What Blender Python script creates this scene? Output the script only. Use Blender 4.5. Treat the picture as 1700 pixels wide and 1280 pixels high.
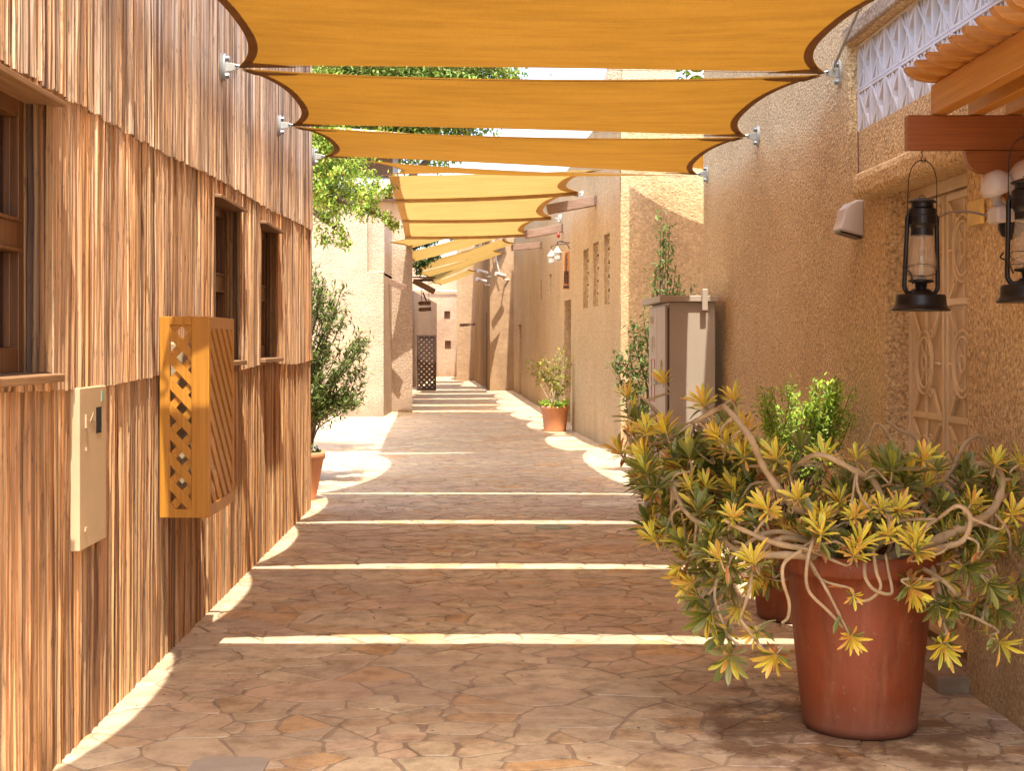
import bpy, math, random
from mathutils import Vector, Matrix, noise
R = math.radians
random.seed(7)
sc = bpy.context.scene
for o in list(bpy.data.objects): bpy.data.objects.remove(o)

# ---------------------------------------------------------------- camera, sky, sun, exposure
cd = bpy.data.cameras.new('camera'); cam = bpy.data.objects.new('camera', cd); sc.collection.objects.link(cam)
cam.location = (0, 0, 1.5); cam.rotation_euler = (R(90), 0, 0)
cd.lens = 50; cd.sensor_width = 36; cd.shift_y = -70/1700; cd.clip_start = .05; cd.clip_end = 500
sc.camera = cam
SD = Vector((-.070, .41, -1)).normalized()          # direction the sunlight travels
elev = math.asin(-SD.z); azim = math.atan2(-SD.x, -SD.y)
w = bpy.data.worlds.new('World'); sc.world = w; w.use_nodes = True
nt = w.node_tree; bg = nt.nodes['Background']
sky = nt.nodes.new('ShaderNodeTexSky'); sky.sky_type = 'NISHITA'; sky.sun_disc = False
sky.sun_elevation = elev; sky.sun_rotation = azim; sky.dust_density = 3.6; sky.air_density = 1.0
nt.links.new(sky.outputs[0], bg.inputs[0]); bg.inputs[1].default_value = .15
sl = bpy.data.lights.new('sun', 'SUN'); so = bpy.data.objects.new('sun', sl); sc.collection.objects.link(so)
sl.energy = 2.0; sl.angle = R(.5); sl.color = (1, .95, .87)
so.rotation_euler = SD.to_track_quat('-Z', 'Y').to_euler(); so.location = (0, 0, 20)
sc.view_settings.view_transform = 'Standard'; sc.view_settings.look = 'None'
sc.view_settings.exposure = 2.28; sc.view_settings.gamma = 1
F = 50/36*1700
def P(px, py, D): return Vector(((px-850)/F*D, D, 1.5+(570-py)/F*D))
def XP(px, D): return (px-850)/F*D
def ZP(py, D): return 1.5+(570-py)/F*D

# ---------------------------------------------------------------- helpers
class MB:
    def __init__(s): s.v = []; s.f = []; s.c = []; s.col = (1, 1, 1)
    def add(s, vs, fs, cols=None):
        n = len(s.v); s.v += [tuple(p) for p in vs]
        s.c += cols if cols else [s.col]*len(vs)
        s.f += [tuple(i+n for i in f) for f in fs]
    def quad(s, a, b, c, d): s.add([a, b, c, d], [(0, 1, 2, 3)])
    def box(s, x0, x1, y0, y1, z0, z1):
        s.hexa([(x0, y0, z0), (x1, y0, z0), (x1, y1, z0), (x0, y1, z0), (x0, y0, z1), (x1, y0, z1), (x1, y1, z1), (x0, y1, z1)])
    def hexa(s, v): s.add(v, [(3, 2, 1, 0), (4, 5, 6, 7), (0, 1, 5, 4), (1, 2, 6, 5), (2, 3, 7, 6), (3, 0, 4, 7)])
    def bar(s, a, b, w, h, up=(0, 0, 1), bev=0):
        a = Vector(a); b = Vector(b); d = (b-a).normalized(); up = Vector(up)
        x = d.cross(up)
        if x.length < 1e-4: x = d.cross(Vector((0, 1, 0)))
        x.normalize(); y = x.cross(d)
        if bev:
            q = [(-w/2+bev, -h/2), (w/2-bev, -h/2), (w/2, -h/2+bev), (w/2, h/2-bev), (w/2-bev, h/2), (-w/2+bev, h/2), (-w/2, h/2-bev), (-w/2, -h/2+bev)]
        else: q = [(-w/2, -h/2), (w/2, -h/2), (w/2, h/2), (-w/2, h/2)]
        n = len(q)
        vs = [a+x*i+y*j for i, j in q]+[b+x*i+y*j for i, j in q]
        s.add(vs, [tuple(range(n))[::-1], tuple(range(n, 2*n))]+[(i, (i+1) % n, n+(i+1) % n, n+i) for i in range(n)])
    def tube(s, pts, rs, n=7, cap=True, closed=False):
        pts = [Vector(p) for p in pts]; m = len(pts)
        if not hasattr(rs, '__len__'): rs = [rs]*m
        vs = []; ref = None
        for i, p in enumerate(pts):
            if closed: t = pts[(i+1) % m]-pts[i-1]
            else: t = (pts[min(i+1, m-1)]-pts[max(i-1, 0)])
            if t.length < 1e-7: t = Vector((0, 0, 1))
            t.normalize()
            if ref is None:
                ref = Vector((0, 0, 1)) if abs(t.z) < .9 else Vector((1, 0, 0))
            u = ref-t*ref.dot(t)
            if u.length < 1e-4: u = t.orthogonal()
            u.normalize(); ref = u; w_ = t.cross(u)
            for k in range(n):
                a = 2*math.pi*k/n; vs.append(p+(u*math.cos(a)+w_*math.sin(a))*rs[i])
        fs = []
        for i in range(m if closed else m-1):
            j = (i+1) % m
            for k in range(n): fs.append((i*n+k, i*n+(k+1) % n, j*n+(k+1) % n, j*n+k))
        if cap and not closed: fs += [tuple(range(n))[::-1], tuple(range((m-1)*n, m*n))]
        s.add(vs, fs)
    def lathe(s, prof, c=(0, 0, 0), n=32, axis='z'):
        c = Vector(c); vs = []
        for r, z in prof:
            for k in range(n):
                a = 2*math.pi*k/n
                p = Vector((r*math.cos(a), r*math.sin(a), z))
                if axis == 'y': p = Vector((p.x, p.z, p.y))
                if axis == 'x': p = Vector((p.z, p.x, p.y))
                vs.append(c+p)
        fs = [(i*n+k, i*n+(k+1) % n, (i+1)*n+(k+1) % n, (i+1)*n+k) for i in range(len(prof)-1) for k in range(n)]
        s.add(vs, fs)
    def prism(s, poly, fn, d0, d1):
        """poly 2-D list, fn(a,b,depth)->3-D"""
        n = len(poly)
        vs = [fn(a, b, d0) for a, b in poly]+[fn(a, b, d1) for a, b in poly]
        s.add(vs, [tuple(range(n)), tuple(range(n, 2*n))[::-1]]+[(i, i+n, (i+1) % n+n, (i+1) % n) for i in range(n)])
    def build(s, name, mat, parent=None, smooth=False, origin=None, bevel=0, recalc=True):
        off = Vector((0, 0, 0))
        if parent is not None: off = WL[parent.name]
        elif origin is not None: off = Vector(origin)
        me = bpy.data.meshes.new(name)
        me.from_pydata([(a-off.x, b-off.y, c-off.z) for a, b, c in s.v], [], s.f); me.update()
        ca = me.color_attributes.new('Col', 'FLOAT_COLOR', 'POINT')
        flat = []
        for c in s.c: flat += [c[0], c[1], c[2], 1]
        ca.data.foreach_set('color', flat)
        if recalc:
            import bmesh
            bm = bmesh.new(); bm.from_mesh(me); bmesh.ops.recalc_face_normals(bm, faces=bm.faces); bm.to_mesh(me); bm.free()
        if smooth: me.polygons.foreach_set('use_smooth', [True]*len(me.polygons))
        me.materials.append(mat)
        o = bpy.data.objects.new(name, me); sc.collection.objects.link(o)
        if parent is not None: o.parent = parent; WL[o.name] = off
        else: o.location = off; WL[o.name] = off
        if bevel:
            b = o.modifiers.new('bevel', 'BEVEL'); b.width = bevel; b.segments = 2; b.limit_method = 'ANGLE'; b.angle_limit = R(40)
        return o
WL = {}
def thing(name, loc, label, cat, group=None):
    o = bpy.data.objects.new(name, None); sc.collection.objects.link(o); o.empty_display_size = .1
    o.location = loc; WL[o.name] = Vector(loc); o['label'] = label; o['category'] = cat
    if group: o['group'] = group
    return o
def tag(o, label, cat, group=None, kind=None):
    o['label'] = label; o['category'] = cat
    if group: o['group'] = group
    if kind: o['kind'] = kind
    return o
def dup(root, loc, rot=None, label=None, scale=None):
    r = root.copy(); sc.collection.objects.link(r); r.location = loc; WL[r.name] = Vector(loc)
    if rot is not None: r.rotation_euler = rot
    if scale: r.scale = scale
    if label: r['label'] = label
    def rec(src, dst):
        for ch in list(src.children):
            c = ch.copy(); sc.collection.objects.link(c); c.parent = dst; rec(ch, c)
    rec(root, r)
    return r
def catmull(ps, k=6):
    ps = [Vector(p) for p in ps]; q = [ps[0]*2-ps[1]]+ps+[ps[-1]*2-ps[-2]]; out = []
    for i in range(1, len(q)-2):
        a, b, c, d = q[i-1:i+3]
        for j in range(k):
            t = j/k
            out.append(.5*((2*b)+(c-a)*t+(2*a-5*b+4*c-d)*t*t+(3*b-a-3*c+d)*t**3))
    out.append(ps[-1]); return out

# ---------------------------------------------------------------- materials
def newmat(name):
    m = bpy.data.materials.new(name); m.use_nodes = True; n = m.node_tree
    return m, n, n.nodes['Principled BSDF'], n.nodes, n.links
def ramp(nodes, stops, interp='LINEAR'):
    r = nodes.new('ShaderNodeValToRGB'); e = r.color_ramp.elements; r.color_ramp.interpolation = interp
    while len(e) < len(stops): e.new(.5)
    for i, (p, c) in enumerate(stops): e[i].position = p; e[i].color = (*c, 1)
    return r
def nz(N, L, scale, detail=4, rough=.55, vec=None, map_scale=None):
    t = N.new('ShaderNodeTexNoise'); t.inputs['Scale'].default_value = scale; t.inputs['Detail'].default_value = detail; t.inputs['Roughness'].default_value = rough
    tc = N.new('ShaderNodeTexCoord'); src = tc.outputs['Object'] if vec is None else vec
    if map_scale:
        mp = N.new('ShaderNodeMapping'); mp.inputs['Scale'].default_value = map_scale; L.new(src, mp.inputs[0]); src = mp.outputs[0]
    L.new(src, t.inputs['Vector']); return t
def mixc(N, L, a, b, fac, mode='MIX'):
    m = N.new('ShaderNodeMix'); m.data_type = 'RGBA'; m.blend_type = mode
    for sock, val in ((m.inputs['Factor'], fac), (m.inputs['A'], a), (m.inputs['B'], b)):
        if hasattr(val, 'links'): L.new(val, sock)
        elif isinstance(val, (int, float)): sock.default_value = val
        else: sock.default_value = (*val, 1)
    return m.outputs['Result']
def bump(N, L, B, src, strength, dist, prev=None):
    b = N.new('ShaderNodeBump'); b.inputs['Strength'].default_value = strength; b.inputs['Distance'].default_value = dist
    L.new(src, b.inputs['Height'])
    if prev: L.new(prev, b.inputs['Normal'])
    L.new(b.outputs[0], B.inputs['Normal']); return b.outputs[0]
def maprange(N, L, src, a, b, c=0, d=1):
    m = N.new('ShaderNodeMapRange'); L.new(src, m.inputs[0])
    for i, v in enumerate((a, b, c, d)): m.inputs[i+1].default_value = v
    return m.outputs[0]
def stucco(name, c1, c2, grain=38, strength=1.0, dist=.012, speck=.5, rough=.85, stain=.35):
    m, n, B, N, L = newmat(name)
    a = nz(N, L, .9, 5, .6); col = mixc(N, L, c1, c2, maprange(N, L, a.outputs[0], .3, .7))
    st = nz(N, L, 1.6, 5, .65, map_scale=(1.6, 1.6, .35))
    dark = tuple(x*.66 for x in c2)
    col = mixc(N, L, col, dark, maprange(N, L, st.outputs[0], .52, .78, 0, stain))
    g = nz(N, L, grain, 3, .65); g2 = nz(N, L, grain*2.6, 2, .5)
    vo = N.new('ShaderNodeTexVoronoi'); vo.inputs['Scale'].default_value = grain*1.3
    tc = N.new('ShaderNodeTexCoord'); L.new(tc.outputs['Object'], vo.inputs['Vector'])
    col = mixc(N, L, col, tuple(min(1, x*1.5) for x in c1), maprange(N, L, g.outputs[0], .53, .64, 0, speck))
    col = mixc(N, L, col, tuple(x*.50 for x in c2), maprange(N, L, g.outputs[0], .47, .36, 0, speck))
    sp = N.new('ShaderNodeSeparateXYZ'); gm_ = N.new('ShaderNodeTexCoord'); L.new(gm_.outputs['Object'], sp.inputs[0])
    wob = N.new('ShaderNodeMath'); wob.operation = 'MULTIPLY_ADD'; L.new(st.outputs[0], wob.inputs[0]); wob.inputs[1].default_value = -.9; L.new(sp.outputs[2], wob.inputs[2])
    col = mixc(N, L, col, tuple(x*.55 for x in c2), maprange(N, L, wob.outputs[0], .0, -.42, 0, .75*min(1, stain*2)))
    L.new(col, B.inputs['Base Color']); B.inputs['Roughness'].default_value = rough
    h = N.new('ShaderNodeMath'); h.operation = 'SUBTRACT'; L.new(g.outputs[0], h.inputs[0])
    h2 = N.new('ShaderNodeMath'); h2.operation = 'MULTIPLY'; h2.inputs[1].default_value = .45; L.new(vo.outputs['Distance'], h2.inputs[0]); L.new(h2.outputs[0], h.inputs[1])
    nb = bump(N, L, B, h.outputs[0], strength, dist)
    big = nz(N, L, 3.0, 3); bump(N, L, B, big.outputs[0], .5, .03, nb)
    return m
def simple(name, col, rough=.6, metal=0, var=.15, nscale=6, bscale=60, bstr=.15, map_scale=None, spec=None):
    m, n, B, N, L = newmat(name)
    t = nz(N, L, nscale, 5, .6, map_scale=map_scale)
    c = mixc(N, L, tuple(x*(1-var) for x in col), tuple(min(1, x*(1+var)) for x in col), maprange(N, L, t.outputs[0], .3, .7))
    L.new(c, B.inputs['Base Color']); B.inputs['Roughness'].default_value = rough; B.inputs['Metallic'].default_value = metal
    if spec is not None: B.inputs['Specular IOR Level'].default_value = spec
    b = nz(N, L, bscale, 3, .6, map_scale=map_scale); bump(N, L, B, b.outputs[0], bstr, .003)
    return m
def wood(name, c1, c2, axis, rough=.45, attr=False, streak=1.0):
    """grain running along axis"""
    m, n, B, N, L = newmat(name)
    ms = [85, 85, 85]; ms['xyz'.index(axis)] = 1.6
    g = nz(N, L, 1, 5, .65, map_scale=tuple(ms))
    ms2 = [16, 16, 16]; ms2['xyz'.index(axis)] = .7
    g2 = nz(N, L, 1, 4, .6, map_scale=tuple(ms2))
    col = mixc(N, L, c2, c1, maprange(N, L, g.outputs[0], .35, .65))
    col = mixc(N, L, col, tuple(x*.6 for x in c2), maprange(N, L, g2.outputs[0], .5, .75, 0, .6*streak))
    fk = nz(N, L, 1, 3, .7, map_scale=tuple(60 if q != 'xyz'.index(axis) else 10 for q in range(3)))
    if attr: col = mixc(N, L, col, tuple(x*.42 for x in c2), maprange(N, L, fk.outputs[0], .56, .72, 0, .85))
    if attr:
        at = N.new('ShaderNodeAttribute'); at.attribute_name = 'Col'
        col = mixc(N, L, col, at.outputs['Color'], 1.0, 'MULTIPLY')
    L.new(col, B.inputs['Base Color']); B.inputs['Roughness'].default_value = rough
    bump(N, L, B, g.outputs[0], .35, .003)
    return m
def foliage(name, trans=.35, rough=.45, gloss=.4):
    m, n, B, N, L = newmat(name)
    at = N.new('ShaderNodeAttribute'); at.attribute_name = 'Col'
    t = nz(N, L, 35, 3); hs = mixc(N, L, at.outputs['Color'], (.5, .5, .5), maprange(N, L, t.outputs[0], .35, .7, 0, .12), 'MULTIPLY')
    L.new(hs, B.inputs['Base Color']); B.inputs['Roughness'].default_value = rough; B.inputs['Specular IOR Level'].default_value = gloss
    tr = N.new('ShaderNodeBsdfTranslucent'); L.new(hs, tr.inputs[0]); mx = N.new('ShaderNodeMixShader'); mx.inputs[0].default_value = trans
    L.new(B.outputs[0], mx.inputs[1]); L.new(tr.outputs[0], mx.inputs[2]); L.new(mx.outputs[0], N['Material Output'].inputs[0])
    return m
def sailmat(name, diff, tran, fac=.6):
    m, n, B, N, L = newmat(name)
    w1 = nz(N, L, 1, 3, .7, map_scale=(5, 260, 5)); w2 = nz(N, L, 1, 3, .7, map_scale=(300, 12, 12)); w3 = nz(N, L, 1.2, 5, .7, map_scale=(.9, 4.5, 1))
    k = mixc(N, L, (.80, .80, .80), (1.12, 1.12, 1.12), maprange(N, L, w1.outputs[0], .3, .7))
    k2 = mixc(N, L, k, (.82, .82, .82), maprange(N, L, w2.outputs[0], .45, .75, 0, .8), 'MULTIPLY')
    k3 = mixc(N, L, k2, (.80, .77, .72), maprange(N, L, w3.outputs[0], .42, .66, 0, 1), 'MULTIPLY')
    w4 = nz(N, L, 9, 4, .7); k3 = mixc(N, L, k3, (.72, .66, .58), maprange(N, L, w4.outputs[0], .66, .74, 0, .5), 'MULTIPLY')
    dc = mixc(N, L, k3, diff, 1.0, 'MULTIPLY'); tcn = mixc(N, L, k3, tran, 1.0, 'MULTIPLY')
    L.new(dc, B.inputs['Base Color']); B.inputs['Roughness'].default_value = .8; B.inputs['Specular IOR Level'].default_value = .2
    tr = N.new('ShaderNodeBsdfTranslucent'); L.new(tcn, tr.inputs[0]); mx = N.new('ShaderNodeMixShader'); mx.inputs[0].default_value = fac
    bump(N, L, B, w1.outputs[0], .3, .002)
    L.new(B.outputs[0], mx.inputs[1]); L.new(tr.outputs[0], mx.inputs[2]); L.new(mx.outputs[0], N['Material Output'].inputs[0])
    return m
M = {}
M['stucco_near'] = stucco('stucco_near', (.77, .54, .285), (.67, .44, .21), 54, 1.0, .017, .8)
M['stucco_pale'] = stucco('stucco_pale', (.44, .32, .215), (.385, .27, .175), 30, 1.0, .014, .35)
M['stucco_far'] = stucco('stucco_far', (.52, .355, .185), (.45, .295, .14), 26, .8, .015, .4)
M['plaster_pink'] = stucco('plaster_pink', (.47, .32, .21), (.40, .265, .165), 8, .4, .02, .15)
M['plaster_brown'] = stucco('plaster_brown', (.40, .26, .14), (.35, .215, .11), 8, .4, .02, .15)
M['clad'] = wood('cladding_wood', (.72, .54, .36), (.36, .235, .13), 'z', .7, True, 1.0)
M['cladback'] = simple('backing_dark', (.10, .055, .03), .9)
M['frame'] = wood('dark_window_wood', (.20, .085, .028), (.10, .04, .012), 'z', .4)
M['sill'] = wood('sill_wood', (.36, .20, .09), (.22, .11, .045), 'y', .5)
M['lattice_wood'] = wood('varnished_lattice_wood', (.56, .25, .032), (.44, .18, .02), 'z', .35, False, .35)
M['perg_x'] = wood('pergola_wood', (.52, .225, .04), (.38, .15, .022), 'x', .35, False, .5)
M['perg_y'] = wood('pergola_beam_wood', (.54, .235, .04), (.42, .165, .024), 'y', .35, False, .5)
M['perg_r'] = wood('pergola_red_wood', (.30, .09, .016), (.21, .055, .010), 'x', .35, False, .5)
M['spout'] = wood('spout_wood', (.29, .18, .115), (.20, .115, .07), 'x', .6)
M['gate'] = simple('dark_gate_wood', (.055, .03, .02), .6)
M['sail'] = sailmat('orange_shade_cloth', (.225, .126, .036), (.245, .104, .011), .48)
M['sail_pale'] = sailmat('pale_shade_cloth', (.35, .235, .09), (.38, .235, .066), .50)
M['hem'] = sailmat('hem_cloth', (.30, .18, .08), (.27, .14, .05), .42)
M['hem_pale'] = sailmat('pale_hem_cloth', (.58, .37, .16), (.52, .31, .11), .45)
M['terra'] = simple('terracotta_orange', (.62, .26, .11), .65, 0, .15, 5)
M['galv'] = simple('galvanised_steel', (.40, .38, .32), .5, .5, .2, 12)
M['bolt'] = simple('bolt_steel', (.30, .33, .34), .35, .9, .2, 12)
M['cream'] = simple('cream_enamel', (.58, .42, .235), .5, 0, .10, 3, 25, .1)
M['doorpanel'] = simple('shade_toned_door_panel', (.70, .53, .31), .5, 0, .15, 4, 25, .1)  # cream door paint darkened to stand for shade around the grille bars
M['door'] = simple('cream_door_paint', (.80, .63, .38), .45, 0, .10, 4, 25, .1)
M['cab'] = simple('grey_cabinet_paint', (.40, .325, .24), .45, 0, .06, 2, 30, .08)
M['cabdoor'] = simple('beige_cabinet_door', (.46, .36, .25), .45, 0, .08, 4, 30, .08)
M['white'] = simple('white_block_paint', (.70, .66, .64), .6, 0, .10, 5, 30, .3)
M['lampwhite'] = simple('lamp_plastic', (.50, .42, .37), .4, 0, .05)
M['black'] = simple('black_lantern_metal', (.022, .017, .014), .38, .5, .3, 8)
M['blackhole'] = simple('dark_hollow', (.008, .006, .005), .9)
M['stone'] = stucco('block_stone', (.46, .31, .19), (.34, .22, .13), 12, .8, .02, .3)
M['bark'] = simple('grey_brown_bark', (.46, .33, .18), .8, 0, .25, 14, 90, .8)
M['darkbark'] = simple('dark_bark', (.13, .085, .05), .85, 0, .25, 14, 90, .8)
M['leaf'] = foliage('leaf_surface', .3, .5, .3)
M['leafy'] = foliage('glossy_leaf_surface', .22, .42, .4)
M['yellow'] = simple('yellow_tag', (.65, .42, .10), .5)
M['red'] = simple('red_paint', (.50, .06, .04), .5)
M['soil'] = simple('potting_soil', (.07, .045, .03), .95, 0, .4, 20)
M['greenpaint'] = simple('green_sticker', (.25, .42, .32), .5)
M['signo'] = simple('orange_sign_board', (.55, .25, .09), .55)
M['signink'] = simple('dark_sign_ink', (.06, .035, .03), .6)
M['textpale'] = simple('pale_sign_lettering', (.48, .34, .26), .6)
M['palelamp'] = simple('pale_lamp_metal', (.62, .58, .48), .4)
M['cable'] = simple('brown_cable', (.16, .08, .05), .5)
M['thatch'] = wood('palm_thatch', (.30, .20, .11), (.16, .10, .05), 'z', .9)
M['reedscreen'] = wood('reed_screen', (.50, .32, .16), (.36, .21, .10), 'z', .8)
M['tin'] = simple('awning_grey', (.55, .55, .52), .5)
# glass
def glassmat(name, col, rough, trans):
    m, n, B, N, L = newmat(name)
    B.inputs['Base Color'].default_value = (*col, 1); B.inputs['Roughness'].default_value = rough
    B.inputs['Transmission Weight'].default_value = trans; B.inputs['IOR'].default_value = 1.45
    return m
M['pane'] = glassmat('dark_window_pane', (.03, .012, .006), .3, 0)
M['pane'].node_tree.nodes['Principled BSDF'].inputs['Specular IOR Level'].default_value = .15
def thinglass():
    m, n, B, N, L = newmat('lantern_glass')
    t = N.new('ShaderNodeBsdfTransparent'); t.inputs[0].default_value = (.93, .86, .74, 1); mx = N.new('ShaderNodeMixShader')
    B.inputs['Base Color'].default_value = (.55, .45, .33, 1); B.inputs['Roughness'].default_value = .12
    mx.inputs[0].default_value = .30
    L.new(t.outputs[0], mx.inputs[1]); L.new(B.outputs[0], mx.inputs[2]); L.new(mx.outputs[0], N['Material Output'].inputs[0]); return m
M['glass'] = thinglass()
# big red pot
def potmat():
    m, n, B, N, L = newmat('red_glazed_terracotta')
    a = nz(N, L, 3, 5, .65); st = nz(N, L, 1, 5, .7, map_scale=(16, 16, 2.2))
    col = mixc(N, L, (.29, .066, .020), (.22, .042, .011), maprange(N, L, a.outputs[0], .3, .7))
    col = mixc(N, L, col, (.34, .13, .06), maprange(N, L, st.outputs[0], .50, .72, 0, .7))
    s2 = nz(N, L, 1, 6, .75, map_scale=(5, 5, 1.4)); col = mixc(N, L, col, (.11, .03, .013), maprange(N, L, s2.outputs[0], .50, .70, 0, .7))
    s3 = nz(N, L, 26, 5, .75); col = mixc(N, L, col, (.46, .27, .18), maprange(N, L, s3.outputs[0], .62, .72, 0, .55))
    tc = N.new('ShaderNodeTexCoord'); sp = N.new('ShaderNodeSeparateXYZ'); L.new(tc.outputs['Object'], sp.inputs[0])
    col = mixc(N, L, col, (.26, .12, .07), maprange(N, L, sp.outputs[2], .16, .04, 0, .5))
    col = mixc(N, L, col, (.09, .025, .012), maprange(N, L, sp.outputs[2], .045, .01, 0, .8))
    v = N.new('ShaderNodeTexVoronoi'); v.inputs['Scale'].default_value = 55; L.new(tc.outputs['Object'], v.inputs['Vector'])
    col = mixc(N, L, col, (.5, .3, .22), maprange(N, L, v.outputs['Distance'], .10, .04, 0, .35))
    L.new(col, B.inputs['Base Color'])
    rr = maprange(N, L, st.outputs[0], .3, .7, .42, .62); L.new(rr, B.inputs['Roughness'])
    bump(N, L, B, a.outputs[0], .25, .01); return m
M['pot'] = potmat()
def paving():
    m, n, B, N, L = newmat('crazy_paving')
    at = N.new('ShaderNodeAttribute'); at.attribute_name = 'Col'
    a = nz(N, L, 7, 6, .65); b = nz(N, L, 60, 3, .6); c = nz(N, L, 1.1, 5, .6)
    col = mixc(N, L, at.outputs['Color'], (.55, .50, .45), maprange(N, L, a.outputs[0], .44, .66, 0, .9), 'MULTIPLY')
    v1 = nz(N, L, 19, 6, .75); col = mixc(N, L, col, (.24, .15, .09), maprange(N, L, v1.outputs[0], .56, .70, 0, .35))
    vn = nz(N, L, 2.4, 7, .8); vr = N.new('ShaderNodeMath'); vr.operation = 'SUBTRACT'; L.new(vn.outputs[0], vr.inputs[0]); vr.inputs[1].default_value = .5; va = N.new('ShaderNodeMath'); va.operation = 'ABSOLUTE'; L.new(vr.outputs[0], va.inputs[0]); col = mixc(N, L, col, (.27, .18, .11), maprange(N, L, va.outputs[0], .012, .0, 0, .5))
    col = mixc(N, L, col, (.62, .50, .38), maprange(N, L, b.outputs[0], .55, .72, 0, .25))
    col = mixc(N, L, col, (.42, .31, .225), maprange(N, L, c.outputs[0], .40, .72, 0, .6))
    # damp stains round the pot
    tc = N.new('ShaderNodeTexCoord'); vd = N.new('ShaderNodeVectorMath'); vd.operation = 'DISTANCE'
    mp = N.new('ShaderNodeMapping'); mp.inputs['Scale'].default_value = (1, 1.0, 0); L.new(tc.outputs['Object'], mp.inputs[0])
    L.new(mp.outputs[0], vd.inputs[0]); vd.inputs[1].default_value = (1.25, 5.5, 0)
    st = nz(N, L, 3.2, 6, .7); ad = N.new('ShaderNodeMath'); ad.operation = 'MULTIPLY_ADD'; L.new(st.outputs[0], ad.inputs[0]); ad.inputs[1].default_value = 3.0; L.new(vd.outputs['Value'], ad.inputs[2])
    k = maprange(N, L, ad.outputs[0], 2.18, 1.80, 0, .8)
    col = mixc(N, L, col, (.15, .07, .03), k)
    L.new(col, B.inputs['Base Color'])
    L.new(maprange(N, L, a.outputs[0], .3, .7, .45, .75), B.inputs['Roughness'])
    bump(N, L, B, a.outputs[0], .5, .008); return m
M['paving'] = paving()

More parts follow.
